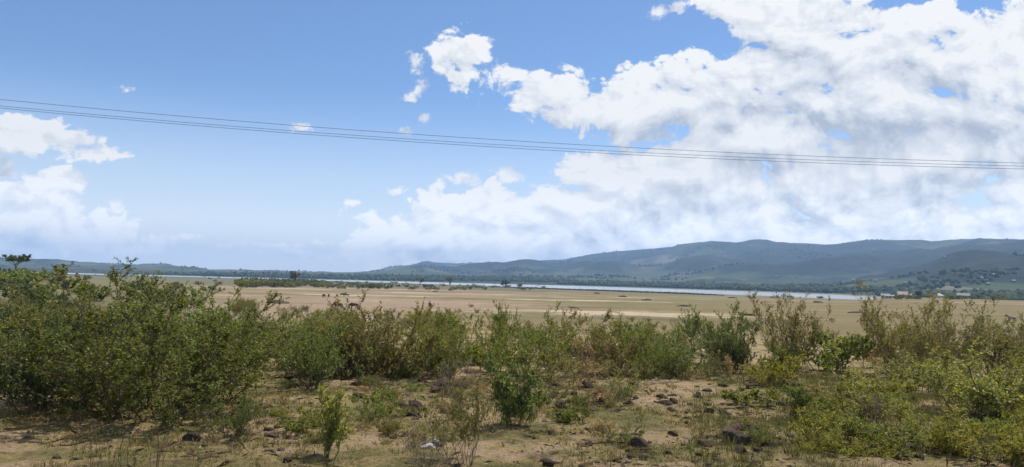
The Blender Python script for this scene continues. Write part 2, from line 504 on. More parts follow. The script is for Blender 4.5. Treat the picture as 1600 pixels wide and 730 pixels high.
# ---------------------------------------------------------------- lake
lm, t = material('lake_water')
pos = t.new('ShaderNodeNewGeometry').outputs['Position']
wv = t.noise(t.vmath('MULTIPLY', pos, (0.25, 0.6, 1)), 1.0, 3, 0.6)
bm_ = t.new('ShaderNodeBump', {'Strength': 0.5, 'Distance': 0.12})
t.l.new(wv, bm_.inputs['Height'])
wc = t.mix(t.ss(t.noise(t.vmath('MULTIPLY', pos, (0.002, 0.006, 1)), 1.0, 4, 0.6), 0.4, 0.6), (0.30, 0.33, 0.34), (0.38, 0.40, 0.40))
finish(t, bsdf(t, wc, 0.18, 0.5, bm_.outputs[0]))
la = np.linspace(R(-62), R(50), 60)
lv = []
for a in la:
    for r in (720, 1100, 1600, 2200, 3400):
        lv.append((math.sin(a) * r, math.cos(a) * r, LAKE_Z))
lf = [(i * 5 + j, i * 5 + j + 1, i * 5 + j + 6, i * 5 + j + 5) for i in range(59) for j in range(4)]
lake = tag(link('lake', mesh_np('lake', np.array(lv), [f[::-1] for f in lf], [lm])), kind='structure')

# ---------------------------------------------------------------- hills beyond the lake
SIL = [(-500, 400), (-200, 405), (0, 405), (40, 407), (85, 408), (118, 410), (124, 412), (150, 411), (190, 413), (215, 414.5), (224, 413), (262, 413.5), (274, 417), (300, 420), (340, 423.5),
       (380, 425), (450, 426), (540, 427.5), (570, 426), (600, 421), (625, 416), (645, 413.5), (660, 410), (668, 408.5), (678, 411), (690, 412), (710, 413), (750, 411), (790, 410),
       (806, 407), (845, 407), (880, 406), (900, 402), (930, 397), (970, 393), (1000, 390.5), (1050, 386), (1062, 382), (1080, 380), (1110, 377.5), (1130, 379), (1150, 381.5), (1170, 377),
       (1185, 375), (1200, 375.5), (1212, 379), (1225, 379), (1260, 380), (1290, 382.5), (1310, 381), (1330, 377.5), (1352, 375), (1400, 376), (1440, 376), (1456, 378.5), (1475, 376),
       (1500, 374), (1540, 373), (1600, 374), (1800, 376), (2100, 380)]
s_az = []; s_el = []
for px, py in SIL:
    d = pdir(px, py)
    s_az.append(math.atan2(d.x, d.y)); s_el.append(d.z / math.hypot(d.x, d.y))
s_az = np.array(s_az); s_el = np.array(s_el)
hz_az = np.linspace(R(-52), R(52), 900)
RIDGE = np.interp(hz_az, [uz(p) for p in (-300, 250, 560, 700, 900, 1100, 1350, 1700)], [7500, 7500, 9000, 9000, 7600, 6200, 5400, 5000])
H0 = np.interp(hz_az, AZK, FARS) - 90
NT_ = 170
T = np.linspace(0, 1.25, NT_)
Tg = T[None, :] ** 1.15
Rh = H0[:, None] + (RIDGE - H0)[:, None] * Tg
Ah = np.repeat(hz_az[:, None], NT_, 1)
Xh = np.sin(Ah) * Rh; Yh = np.cos(Ah) * Rh
el_t = np.interp(hz_az, s_az, s_el) + fbm(hz_az * 160, hz_az * 0, 77, 3) * 0.0004
ztop = el_t * RIDGE + CAMZ
s = np.clip(Tg, 0, 1)
pl = 14 * np.clip((Rh - H0[:, None] - 90) / 700, -0.3, 1.2)
body = np.clip((s - 0.16) / 0.84, 0, 1)
shape = 0.25 * body + 0.75 * body ** 1.35
Zh = LAKE_Z - 0.8 + pl + (ztop[:, None] - LAKE_Z - 10).clip(0) * shape
amp = np.clip(ztop[:, None], 20, 400) * np.sin(np.pi * np.clip(s, 0, 1)) ** 0.9
rid = 1 - np.abs(fbm(Xh / 1500, Yh / 1100, 41, 4))
Zh += amp * (0.58 * (rid - 0.72) + 0.34 * fbm(Xh / 800, Yh / 600, 47, 4) * (s > 0.1)) * np.clip((s - 0.12) * 5, 0, 1)
Zh += np.clip((s - 0.1) * 6, 0, 1) * fbm(Xh / 90, Yh / 90, 59, 3) * 6.0 + np.clip((s - 0.15) * 5, 0, 1) * fbm(Xh / 330, Yh / 300, 63, 3) * 26.0
back = np.clip(Tg - 1, 0, 1)
Zh -= back * 500
# keep the sky line: squeeze whatever pokes above it
elev = (Zh - CAMZ) / Rh
mx = elev.max(1)
over_ = np.clip(elev - el_t[:, None] * 0.985, 0, None)
k_ = np.clip(body, 0, 1)
Zh = Zh + ((el_t - mx)[:, None] * np.clip(s * 1.02, 0, 1) ** 2.2) * Rh
idx2 = np.arange(900 * NT_).reshape(900, NT_)
hf = np.stack([idx2[:-1, :-1], idx2[1:, :-1], idx2[1:, 1:], idx2[:-1, 1:]], -1).reshape(-1, 4)[:, ::-1]

hm, t = material('hill_country')
pos = t.new('ShaderNodeNewGeometry').outputs['Position']
sep = t.new('ShaderNodeSeparateXYZ', {0: pos})
el = t.math('DIVIDE', sep.outputs['Z'], t.math('MAXIMUM', t.vmath('LENGTH', pos, out='v'), 1.0))
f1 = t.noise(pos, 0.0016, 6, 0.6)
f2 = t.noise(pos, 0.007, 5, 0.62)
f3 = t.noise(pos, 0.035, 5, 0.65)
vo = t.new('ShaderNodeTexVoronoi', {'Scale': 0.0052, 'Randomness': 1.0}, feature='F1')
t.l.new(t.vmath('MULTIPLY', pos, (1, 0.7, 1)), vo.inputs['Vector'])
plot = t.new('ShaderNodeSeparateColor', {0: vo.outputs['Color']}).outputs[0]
wood_and_shadow = t.mix(t.lin(f3, 0.35, 0.65), (0.010, 0.016, 0.010), (0.026, 0.036, 0.019))
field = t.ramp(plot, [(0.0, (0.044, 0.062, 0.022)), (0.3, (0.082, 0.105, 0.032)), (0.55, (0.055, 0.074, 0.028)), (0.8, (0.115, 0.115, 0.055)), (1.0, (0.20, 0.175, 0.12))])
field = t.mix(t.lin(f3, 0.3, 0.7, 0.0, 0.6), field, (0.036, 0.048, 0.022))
wood_shadow_mask = t.math('ADD', t.math('MULTIPLY', f1, 0.6), t.math('MULTIPLY', f2, 0.4))
wood_shadow_mask = t.math('ADD', wood_shadow_mask, t.ss(t.math('ADD', el, t.math('MULTIPLY', t.math('SUBTRACT', f1, 0.5), 0.03)), 0.009, 0.020, -0.05, 0.09))  # cloud shadow painted upslope as darker woodland colour, paler fields below
wood_shadow_mask = t.math('SUBTRACT', wood_shadow_mask, t.ss(el, 0.040, 0.058, 0.0, 0.08))
hc = t.mix(t.ss(wood_shadow_mask, 0.45, 0.55), field, wood_and_shadow)
# shoreline woods
hc = t.mix(t.ss(t.math('ADD', el, t.math('MULTIPLY', f2, 0.004)), 0.0005, 0.004, 0.8, 0.0), hc, (0.028, 0.038, 0.018))
bmp = t.new('ShaderNodeBump', {'Strength': 1.0, 'Distance': 9.0})
t.l.new(f3, bmp.inputs['Height'])
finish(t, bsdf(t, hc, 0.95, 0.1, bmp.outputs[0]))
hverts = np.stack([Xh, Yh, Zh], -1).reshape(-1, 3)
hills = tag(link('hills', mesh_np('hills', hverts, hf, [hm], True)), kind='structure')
def hill_point(px, frac):
    """a point on the hills: bearing of column px, frac of the way from shore to ridge"""
    a = uz(px)
    i = int(np.clip(np.searchsorted(hz_az, a), 0, 899)); j = int(np.clip(round(frac * (NT_ - 1) / 1.25), 0, NT_ - 1))
    return float(Xh[i, j]), float(Yh[i, j]), float(Zh[i, j])
_HP = np.stack([Xh, Yh, Zh - CAMZ], -1)
_hc = _HP @ np.array(fwd); _HPX = 800 + F_PX * (_HP @ np.array(rgt)) / _hc; _HPY = 365 - F_PX * (_HP @ np.array(upv)) / _hc
def hill_at(px, py):
    """nearest hill surface seen through a point of the photograph"""
    i = int(np.clip(np.searchsorted(hz_az, uz(px)), 0, 899))
    j = int(np.nonzero(_HPY[i] <= py)[0][0]) if (_HPY[i] <= py).any() else NT_ - 20
    return float(Xh[i, j]), float(Yh[i, j]), float(Zh[i, j]), float(Rh[i, j])

# ================================================================ plants
def unit(v):
    return v / np.maximum(np.linalg.norm(v, axis=-1, keepdims=True), 1e-9)

def tubes(lines, rad, sides=4):
    """lines (N,K,3), rad (N,K) -> verts, quads"""
    N, K, _ = lines.shape
    tan = np.gradient(lines, axis=1); tan = unit(tan)
    ref = np.where(np.abs(tan[..., 2:3]) > 0.9, np.array([1., 0, 0]), np.array([0, 0, 1.]))
    a = unit(np.cross(tan, ref)); b = np.cross(tan, a)
    th = np.arange(sides) * 2 * np.pi / sides
    v = lines[:, :, None, :] + rad[:, :, None, None] * (a[:, :, None, :] * np.cos(th)[None, None, :, None] + b[:, :, None, :] * np.sin(th)[None, None, :, None])
    base = (np.arange(N) * K * sides)[:, None, None]
    k = np.arange(K - 1)[None, :, None] * sides
    j = np.arange(sides)[None, None, :]; jn = (j + 1) % sides
    f = np.stack([base + k + j, base + k + jn, base + k + sides + jn, base + k + sides + j], -1).reshape(-1, 4)
    return v.reshape(-1, 3), f

def leaf_mesh(P0, axis, nrm, ln, wd, fold=0.18, sag=0.12):
    """folded kite leaves, two triangles each"""
    s = unit(np.cross(axis, nrm)); n = np.cross(s, axis)
    L = ln[:, None]; Wd = wd[:, None]
    mid = P0 + axis * L * 0.45
    a = P0; b = mid + s * Wd * 0.5 + n * L * fold * 0.5; c = P0 + axis * L - n * L * sag; d = mid - s * Wd * 0.5 + n * L * fold * 0.5
    N = len(P0)
    v = np.stack([a, b, c, d], 1).reshape(-1, 3)
    o = np.arange(N)[:, None] * 4
    f = np.concatenate([o + np.array([[0, 1, 2]]), o + np.array([[0, 2, 3]])], 1).reshape(-1, 3)
    return v, f

def side_shoots(g, lines, n, t0, length, up, out, k, taper=0.7, droop=0.0):
    N, K, _ = lines.shape
    t = t0 + (1 - t0) * g.random((N, n)) ** 0.8
    x = t * (K - 1); i = np.minimum(x.astype(int), K - 2); f = (x - i)[..., None]
    rows = np.arange(N)[:, None]
    p = lines[rows, i] * (1 - f) + lines[rows, i + 1] * f
    tan = unit(lines[rows, i + 1] - lines[rows, i])
    rnd = unit(g.normal(size=(N, n, 3)))
    d = unit(tan * 0.55 + rnd * out + np.array([0, 0, up]))
    L = length * (1.05 - taper * t) * g.uniform(0.6, 1.3, (N, n))
    ks = np.linspace(0, 1, k)
    ln = p[:, :, None, :] + d[:, :, None, :] * (L[..., None] * ks)[..., None]
    ln = ln + np.cumsum(g.normal(0, 0.035, (N, n, k, 3)) * L[..., None, None], axis=2) * (ks > 0)[None, None, :, None]
    ln[..., 2] += (up * 0.35 - droop) * L[..., None] * ks ** 2
    return ln.reshape(N * n, k, 3)

def grow(seed, H=1.6, lean=0.75, base=0.16, stems=12, n1=6, n2=3, leaves=10, ll=0.075, lw=0.42, r0=0.012, t0=0.25, up=0.3,
         l1=0.40, l2=0.16, droop=0.0, leaf_up=0.25, leaf_t=0.15, on_stem=0, vary=0.3, dome=0.0):
    g = np.random.default_rng(seed)
    K = 7
    az = g.uniform(0, 2 * np.pi, stems); le = lean * np.sqrt(g.random(stems))
    Ls = H * g.uniform(1 - vary, 1.05, stems) * (1 - dome * (le / lean) ** 2) / np.maximum(np.cos(le), 0.80)
    d = np.stack([np.sin(le) * np.cos(az), np.sin(le) * np.sin(az), np.cos(le)], -1)
    b0 = np.stack([np.cos(az) * base * g.random(stems), np.sin(az) * base * g.random(stems), np.full(stems, -0.05)], -1)
    ks = np.linspace(0, 1, K)
    st = b0[:, None, :] + d[:, None, :] * (Ls[:, None] * ks)[..., None]
    wob = np.cumsum(g.normal(0, 0.035, (stems, K, 3)) * Ls[:, None, None], axis=1); wob[:, 0] = 0
    st = st + wob
    st[..., 2] = np.maximum(st[..., 2], -0.06)
    s1 = side_shoots(g, st, n1, t0, H * l1, up, 0.75, 5, droop=droop)
    parts = [(st, r0 * (1 - 0.75 * ks)[None] * g.uniform(0.7, 1.3, (stems, 1))), (s1, r0 * 0.5 * np.linspace(1, 0.35, 5)[None] * np.ones((len(s1), 1)))]
    carriers = [s1]
    if n2:
        s2 = side_shoots(g, s1, n2, 0.25, H * l2, up * 0.8, 0.8, 3, taper=0.3, droop=droop)
        parts.append((s2, r0 * 0.28 * np.linspace(1, 0.5, 3)[None] * np.ones((len(s2), 1))))
        carriers = [s1, s2]
    sv = []; sf = []; off = 0
    for ln, rd in parts:
        v, f = tubes(ln, rd, 4 if ln is st else 3 if False else 4)
        sv.append(v); sf.append(f + off); off += len(v)
    sv = np.vstack(sv); sf = np.vstack(sf)
    lv = lf = None
    if leaves:
        Ps = []; As = []
        if on_stem: carriers = carriers + [st]
        for c in carriers:
            N, k, _ = c.shape
            m = leaves if c is not st else on_stem
            t = (leaf_t if c is not st else 0.1) + (1 - (leaf_t if c is not st else 0.1)) * g.random((N, m))
            x = t * (k - 1); i = np.minimum(x.astype(int), k - 2); f = (x - i)[..., None]
            rows = np.arange(N)[:, None]
            Ps.append((c[rows, i] * (1 - f) + c[rows, i + 1] * f).reshape(-1, 3))
            As.append(unit(c[rows, i + 1] - c[rows, i]).reshape(-1, 3))
        P0 = np.vstack(Ps); tn = np.vstack(As)
        ax = unit(tn * 0.5 + unit(g.normal(size=P0.shape)) * 0.8 + np.array([0, 0, leaf_up]))
        nr = unit(np.array([0, 0, 1.0]) + g.normal(size=P0.shape) * 0.55)
        ln = ll * g.uniform(0.55, 1.35, len(P0)); wd = ln * lw * g.uniform(0.75, 1.25, len(P0))
        lv, lf = leaf_mesh(P0, ax, nr, ln, wd)
        lv[:, 2] = np.maximum(lv[:, 2], 0.0)
    return sv, sf, lv, lf

def leaf_mat(name, stops, trans=0.42, rough=0.5, spec=0.35):
    m, t = material(name)
    g = t.new('ShaderNodeNewGeometry')
    c = t.ramp(g.outputs['Random Per Island'], stops)
    oi = t.new('ShaderNodeObjectInfo').outputs['Random']
    hsv = t.new('ShaderNodeHueSaturation', {'Hue': t.lin(oi, 0, 1, 0.488, 0.520), 'Saturation': t.lin(oi, 0, 1, 1.08, 0.86), 'Value': t.lin(t.math('FRACT', t.math('MULTIPLY', oi, 7.31)), 0, 1, 0.78, 1.22)})
    t.l.new(c, hsv.inputs['Color'])
    c = hsv.outputs[0]
    b = bsdf(t, c, rough, spec)
    tr = t.new('ShaderNodeBsdfTranslucent')
    t.l.new(t.mix(1.0, c, (1.5, 1.45, 0.75), 'MULTIPLY'), tr.inputs['Color'])
    mx = t.new('ShaderNodeMixShader', {0: trans})
    t.l.new(b, mx.inputs[1]); t.l.new(tr.outputs[0], mx.inputs[2])
    finish(t, mx.outputs[0])
    return m

M_BARK = flat_mat('grey_brown_bark', (0.115, 0.085, 0.06), 0.9, 0.2, 0.35, 14)
M_PALE_BARK = flat_mat('pale_dry_stem', (0.20, 0.155, 0.11), 0.9, 0.2, 0.3, 14)
M_LEAF = {
    'green': leaf_mat('green_leaf', [(0.000, (0.066, 0.098, 0.018)), (0.400, (0.109, 0.149, 0.028)), (0.720, (0.156, 0.190, 0.039)), (0.900, (0.232, 0.234, 0.058)), (0.970, (0.332, 0.252, 0.083)), (1.000, (0.432, 0.364, 0.165))]),
    'olive': leaf_mat('olive_leaf', [(0.000, (0.102, 0.107, 0.032)), (0.450, (0.163, 0.156, 0.045)), (0.750, (0.229, 0.203, 0.062)), (0.930, (0.27, 0.215, 0.075)), (1.000, (0.34, 0.255, 0.115))]),
    'bright': leaf_mat('yellow_green_leaf', [(0.000, (0.144, 0.170, 0.028)), (0.500, (0.232, 0.244, 0.042)), (0.850, (0.327, 0.309, 0.064)), (1.000, (0.431, 0.325, 0.099))], 0.38),
    'fresh': leaf_mat('fresh_green_leaf', [(0.000, (0.094, 0.121, 0.021)), (0.500, (0.145, 0.181, 0.033)), (0.850, (0.222, 0.233, 0.053)), (1.000, (0.325, 0.269, 0.081))], 0.38),
    'dry': leaf_mat('dry_leaf', [(0.000, (0.229, 0.142, 0.071)), (0.500, (0.353, 0.225, 0.110)), (0.850, (0.301, 0.250, 0.094)), (1.000, (0.494, 0.350, 0.188))], 0.25),
    'rust': leaf_mat('rust_brown_leaf', [(0.000, (0.127, 0.068, 0.039)), (0.600, (0.217, 0.116, 0.060)), (1.000, (0.267, 0.191, 0.093))], 0.2),
    'dark': leaf_mat('dark_green_leaf', [(0.000, (0.044, 0.066, 0.018)), (0.500, (0.075, 0.100, 0.028)), (0.900, (0.124, 0.142, 0.040)), (1.000, (0.213, 0.166, 0.062))]),
}

# kind: growth settings, leaf material, bark, number of variants
KINDS = {
    'leafy':  (dict(H=1.7, lean=0.95, base=0.42, stems=19, n1=7, n2=3, leaves=17, ll=0.060, lw=0.46, t0=0.05, leaf_up=0.05, vary=0.62, on_stem=14), 'green', M_BARK, 4),
    'olive':  (dict(H=1.6, lean=0.92, base=0.42, stems=19, n1=7, n2=3, leaves=15, ll=0.057, lw=0.42, t0=0.06, leaf_up=0.15, vary=0.62, on_stem=12), 'olive', M_BARK, 4),
    'tall':   (dict(H=2.7, lean=0.98, base=0.75, stems=34, n1=10, n2=4, leaves=22, ll=0.052, lw=0.44, t0=0.03, l1=0.21, l2=0.10, r0=0.014, leaf_up=0.05, vary=0.34, on_stem=24, dome=0.25), 'green', M_BARK, 2),
    'wispy':  (dict(H=2.0, lean=0.62, base=0.30, stems=24, n1=12, n2=3, leaves=6, ll=0.060, lw=0.36, t0=0.08, up=0.55, l1=0.24, l2=0.09, r0=0.008, leaf_up=0.4, vary=0.45), 'olive', M_PALE_BARK, 3),
    'yellow': (dict(H=1.2, lean=1.0, base=0.45, stems=20, n1=7, n2=3, leaves=11, ll=0.062, lw=0.42, t0=0.05, leaf_up=0.15, vary=0.62, on_stem=12), 'bright', M_BARK, 2),
    'low':    (dict(H=0.55, lean=1.05, base=0.28, stems=18, n1=6, n2=2, leaves=9, ll=0.050, lw=0.38, t0=0.1, l1=0.45, l2=0.2, r0=0.006, leaf_up=0.35, on_stem=6), 'bright', M_BARK, 3),
    'fresh':  (dict(H=0.55, lean=0.95, base=0.20, stems=14, n1=5, n2=2, leaves=10, ll=0.062, lw=0.45, t0=0.1, l1=0.40, l2=0.2, r0=0.006, leaf_up=0.15, on_stem=6), 'fresh', M_BARK, 3),
    'droop':  (dict(H=1.2, lean=0.66, base=0.12, stems=12, n1=10, n2=3, leaves=10, ll=0.105, lw=0.30, t0=0.14, l1=0.34, l2=0.18, r0=0.011, leaf_up=-0.55, droop=0.25), 'green', M_BARK, 2),
    'dead':   (dict(H=1.2, lean=0.55, base=0.14, stems=11, n1=5, n2=3, leaves=0, t0=0.3, up=0.5, l1=0.35, l2=0.18, r0=0.011), 'dry', M_PALE_BARK, 3),
    'sparse': (dict(H=1.4, lean=0.45, base=0.16, stems=11, n1=6, n2=2, leaves=5, ll=0.07, lw=0.38, t0=0.35, up=0.6, l1=0.26, l2=0.12, r0=0.009, leaf_up=0.3), 'olive', M_PALE_BARK, 3),
    'dry':    (dict(H=0.7, lean=0.8, base=0.12, stems=10, n1=5, n2=2, leaves=6, ll=0.07, lw=0.40, t0=0.2, r0=0.006), 'dry', M_PALE_BARK, 2),
    'rust':   (dict(H=0.8, lean=0.8, base=0.12, stems=9, n1=5, n2=2, leaves=7, ll=0.08, lw=0.45, t0=0.2, r0=0.006), 'rust', M_BARK, 1),
    'dense':  (dict(H=1.5, lean=0.98, base=0.45, stems=20, n1=8, n2=3, leaves=17, ll=0.065, lw=0.46, t0=0.03, leaf_up=0.0, vary=0.6, on_stem=14), 'dark', M_BARK, 2),
    'twig':   (dict(H=1.0, lean=0.30, base=0.10, stems=3, n1=3, n2=1, leaves=1, ll=0.05, t0=0.4, up=0.5, l1=0.22, l2=0.1, r0=0.010), 'olive', M_BARK, 3),
    'stub':   (dict(H=1.15, lean=0.40, base=0.09, stems=9, n1=9, n2=3, leaves=8, ll=0.085, lw=0.42, t0=0.15, l1=0.22, l2=0.14, r0=0.015, leaf_up=0.0, on_stem=10), 'bright', M_BARK, 1),
}
PROTO = {}
def proto(kind):
    if kind not in PROTO:
        kw, lm_, bk, nv = KINDS[kind]
        out = []
        for v in range(nv):
            sv, sf, lv, lf = grow(1000 + 37 * v + (sum(map(ord, kind)) * 7), **kw)
            ms = mesh_np('stem', sv, sf, [bk], True)
            ml = mesh_np('foliage', lv, lf, [M_LEAF[lm_]]) if lv is not None else None
            hh = float(np.percentile(lv[:, 2], 99.7 if kind == 'tall' else 99)) if lv is not None else float(sv[:, 2].max())
            q = lv if lv is not None else sv
            ww = float(np.percentile(q[:, 0], 97) - np.percentile(q[:, 0], 3))
            out.append((ms, ml, hh, ww))
        PROTO[kind] = out
    return PROTO[kind]

_pc = {}
def put_shrub(kind, x, y, h, wid=None, label='', group=None, name='shrub', cat='shrub', rz=None, sink=0.03):
    vs = proto(kind)
    _pc[kind] = _pc.get(kind, -1) + 1
    ms, ml, hh, ww = vs[_pc[kind] % len(vs)]
    root = link(name, None, loc=(x, y, gz(x, y) - sink), rot=(0, 0, rng.uniform(0, 6.28) if rz is None else rz))
    root.empty_display_size = 0.2
    tag(root, label, cat, group)
    sz = h / hh
    sx = wid / ww if wid else sz
    if wid is not None: sx = min(max(sx, sz * 0.55), sz * 1.9)
    root.scale = (sx, sx, sz)
    link('stem', ms, root)
    if ml is not None:
        link('foliage', ml, root)['kind'] = 'stuff'
    return root

def shrub_px(kind, px, py, top, wpx, label, group=None, name='shrub', cat='shrub', rz=None):
    x, y, r = on_ground(px, py)
    return put_shrub(kind, x, y, (py - top) / F_PX * r, wpx / F_PX * r, label, group, name, cat, rz)

SHRUBS = [
    # kind, x, base y, top y, width, label
    ('tall', 232, 650, 443, 320, 'tallest, widest bush of the left thicket, its loose sprigs rising above the skyline'),
    ('tall', 150, 615, 458, 230, 'second tall bush rising just behind the left side of the tallest bush'),
    ('tall', 300, 590, 448, 190, 'tall bush rising behind the right side of the tallest bush'),
    ('tall', 45, 590, 492, 170, 'tall bush at the far left behind the dark leafy bush'),
    ('tall', 378, 575, 468, 130, 'tall bush at the right end of the left thicket'),
    ('dense', 75, 642, 505, 150, 'dark leafy bush with deep shade under it, left of the tallest bush'),
    ('leafy', 335, 628, 480, 140, 'broad leafy green bush leaning right from the foot of the tallest bush'),
    ('olive', 130, 600, 462, 190, 'olive bush just behind the dark leafy bush at the left edge'),
    ('olive', 12, 596, 500, 100, 'olive bush cut by the left edge of the view'),
    ('rust', 118, 640, 596, 55, 'withered reddish brown bush in front of the dark left thicket'),
    ('fresh', 165, 598, 555, 70, 'patch of bright green leaves low in the front of the left thicket'),
    ('leafy', 366, 685, 622, 72, 'small rounded dark green bush standing alone before the left thicket'),
    ('stub', 508, 718, 614, 46, 'small upright bush with leaf-wrapped stem and yellow-green top, alone in the foreground'),
    ('fresh', 586, 655, 612, 62, 'low fresh green bush right of the small upright leaf-wrapped bush'),
    ('droop', 803, 668, 566, 78, 'drooping dark green bush with a round shadow, alone in the centre foreground'),
    ('leafy', 488, 606, 492, 115, 'leafy bush at the left front of the middle thicket, beside the sandy path'),
    ('olive', 600, 588, 474, 165, 'widest olive bush on the crest of the middle thicket'),
    ('leafy', 672, 582, 482, 120, 'leafy green bush on the right shoulder of the middle thicket'),
    ('olive', 545, 590, 498, 105, 'olive bush between the path-side bush and the widest bush of the middle thicket'),
    ('leafy', 715, 572, 512, 80, 'low leafy bush at the right end of the middle thicket'),
    ('leafy', 768, 570, 476, 70, 'slim leafy bush with high sprigs at the left of the centre row'),
    ('leafy', 830, 592, 492, 120, 'full green bush behind the drooping dark green bush'),
    ('olive', 892, 572, 486, 110, 'olive bush in the middle of the centre row against the pale plain'),
    ('sparse', 852, 630, 545, 62, 'thin-stemmed bush with bare legs right of the drooping dark green bush'),
    ('dry', 915, 605, 560, 60, 'brownish half-dry bush below the centre row of bushes'),
    ('wispy', 962, 585, 492, 100, 'feathery bush with reddish stalks in the centre row'),
    ('sparse', 975, 630, 560, 55, 'dark upright bush with a thick foot among the rubble'),
    ('leafy', 1010, 592, 508, 85, 'green bush with dark forked stems right of the feathery bush'),
    ('leafy', 1062, 590, 520, 85, 'round yellowing green bush left of the tall clump at the end of the centre row'),
    ('leafy', 1128, 572, 482, 95, 'tall clump of green bush at the right end of the centre row'),
    ('dense', 1152, 584, 512, 62, 'dark bush against the right side of the tall centre clump'),
    ('dry', 1140, 592, 560, 40, 'small orange-brown dry bush at the foot of the dark bush'),
    ('wispy', 1238, 580, 468, 92, 'tall airy dark bush standing up against the plain, right of the gap in the bushes'),
    ('dense', 1212, 592, 538, 60, 'dark leafy bush at the left foot of the tall airy bush'),
    ('fresh', 1292, 582, 524, 95, 'glossy green bush at the right foot of the tall airy bush'),
    ('leafy', 1356, 562, 526, 42, 'small dark tufted bush between the glossy green bush and the tall tan bushes'),
    ('wispy', 1408, 590, 468, 105, 'tall tan feathery bush whose topmost sprig reaches the buildings'),
    ('wispy', 1478, 588, 484, 115, 'second tall tan feathery bush, rounded, right of the one with the topmost sprig'),
    ('olive', 1560, 590, 510, 100, 'brown-olive bush near the right edge below the grey donkey'),
    ('olive', 1602, 585, 516, 90, 'brown-olive bush cut by the right edge of the view'),
    ('yellow', 1532, 652, 562, 150, 'large yellow-green bush sprawling near the right edge'),
    ('yellow', 1432, 612, 560, 100, 'yellow-green bush below the two tall tan feathery bushes'),
    ('yellow', 1372, 622, 578, 85, 'low yellow-green bush left of the one below the tan bushes'),
    ('yellow', 1600, 640, 570, 95, 'yellow-green bush half out of view at the right edge'),
    ('yellow', 1330, 655, 596, 95, 'yellow-green weedy bush left of the dead fan-shaped plant at lower right'),
    ('dead', 1372, 668, 608, 70, 'dead fan-shaped plant with grey twigs at lower right'),
    ('low', 1290, 692, 640, 95, 'weedy yellow-green clump right of the dark rubble heap'),
    ('low', 1355, 700, 650, 90, 'weedy yellow-green clump left of the reddish rubble at lower right'),
    ('yellow', 1552, 722, 662, 130, 'yellow-green clump in the lower right corner'),
    ('low', 1470, 700, 655, 80, 'small yellow-green clump between the rubble and the lower right corner'),
    ('fresh', 1175, 636, 604, 75, 'low bright green plant spreading among stones left of the dark leafy sapling'),
    ('droop', 1252, 655, 605, 32, 'small dark leafy sapling standing among stones at right'),
    ('fresh', 880, 662, 638, 40, 'small green tuft right of the drooping dark green bush'),
    ('sparse', 735, 728, 590, 95, 'tall leafless-stemmed bush with sparse leaves in the centre foreground, beside the white rag'),
    ('sparse', 700, 726, 640, 60, 'thin upright stalks left of the tall sparse bush'),
    ('dead', 668, 735, 680, 62, 'bare forked twigs in front of the white rag'),
    ('dead', 700, 622, 556, 80, 'grey dead brush over the dark rocks in the centre'),
    ('dead', 640, 655, 600, 40, 'small bare grey shrub left of the dead brush'),
    ('dead', 905, 592, 545, 55, 'pale dead stalks in front of the centre row'),
    ('twig', 140, 740, 660, 20, 'leftmost of the bare saplings at the bottom left'),
    ('twig', 172, 740, 672, 16, 'short straight bare sapling between its two neighbours at the bottom left'),
    ('twig', 192, 745, 668, 18, 'crooked bare sapling at the bottom left'),
    ('twig', 240, 748, 640, 50, 'rightmost bare sapling leaning right at the bottom left'),
]
for k, px, py, top, wpx, lab in SHRUBS:
    shrub_px(k, px, py, top, wpx, lab, None, 'sapling' if k == 'twig' else 'shrub', 'sapling' if k == 'twig' else 'shrub')

FILL = []
def zone(n, x0, x1, y0, y1, kinds, h0, h1, label, group, name='shrub', cat='shrub', sep_=0.7, mask=None):
    done = []
    tries = 0
    mask = mask or (lambda px, py: fbm(np.array([px / 85.0]), np.array([py / 40.0]), 123, 2)[0] > -0.10)
    while len(done) < n and tries < n * 30:
        tries += 1
        px = rng.uniform(x0, x1); u = rng.random()
        py = y0 + (y1 - y0) * u
        if mask and not mask(px, py): continue
        x, y, r = on_ground(px, py)
        if r > 2400: continue
        h = rng.uniform(h0, h1)
        if any((x - a) ** 2 + (y - b) ** 2 < (sep_ * h) ** 2 for a, b in done): continue
        done.append((x, y))
        k_ = kinds[rng.integers(len(kinds))]
        FILL.append((put_shrub(k_, x, y, h, None, label, group, name, cat), px, py, k_, h))

zone(78, -30, 340, 470, 612, ['leafy', 'olive', 'olive', 'leafy', 'dense', 'wispy'], 1.2, 1.9, 'shrub of the crowded thicket at far left, behind and around the tallest bush', 'shrubs crowding the left thicket')
zone(32, 300, 440, 474, 575, ['leafy', 'olive', 'wispy'], 1.1, 1.7, 'shrub in the thinning right end of the left thicket', 'shrubs at the right end of the left thicket')
zone(44, 430, 725, 500, 592, ['leafy', 'olive', 'olive', 'leafy', 'wispy', 'low', 'sparse'], 0.8, 1.8, 'shrub filling the middle thicket left of centre', 'shrubs filling the middle thicket')
zone(46, 745, 1190, 512, 590, ['leafy', 'olive', 'sparse', 'wispy', 'leafy', 'olive', 'low', 'dry', 'dead', 'fresh'], 0.7, 1.5, 'shrub in the long centre row along the edge of the pale plain', 'shrubs of the centre row')
zone(40, 1190, 1620, 520, 604, ['olive', 'leafy', 'low', 'wispy', 'dry', 'low', 'rust'], 0.5, 1.3, 'shrub in the mixed growth below the plain at right', 'shrubs of the right hand growth')
zone(46, 1270, 1620, 590, 725, ['low', 'low', 'low', 'fresh', 'dry'], 0.25, 0.5, 'knee-high yellow-green weed in the lower right growth', 'weeds in the lower right growth', 'weed', 'weed', 0.9)
zone(70, 420, 1270, 585, 700, ['fresh', 'dry', 'olive', 'leafy', 'dry', 'sparse'], 0.15, 0.5, 'small scattered plant on the stony ground in the foreground', 'small plants on the stony ground', 'small_plant', 'plant', 1.0)
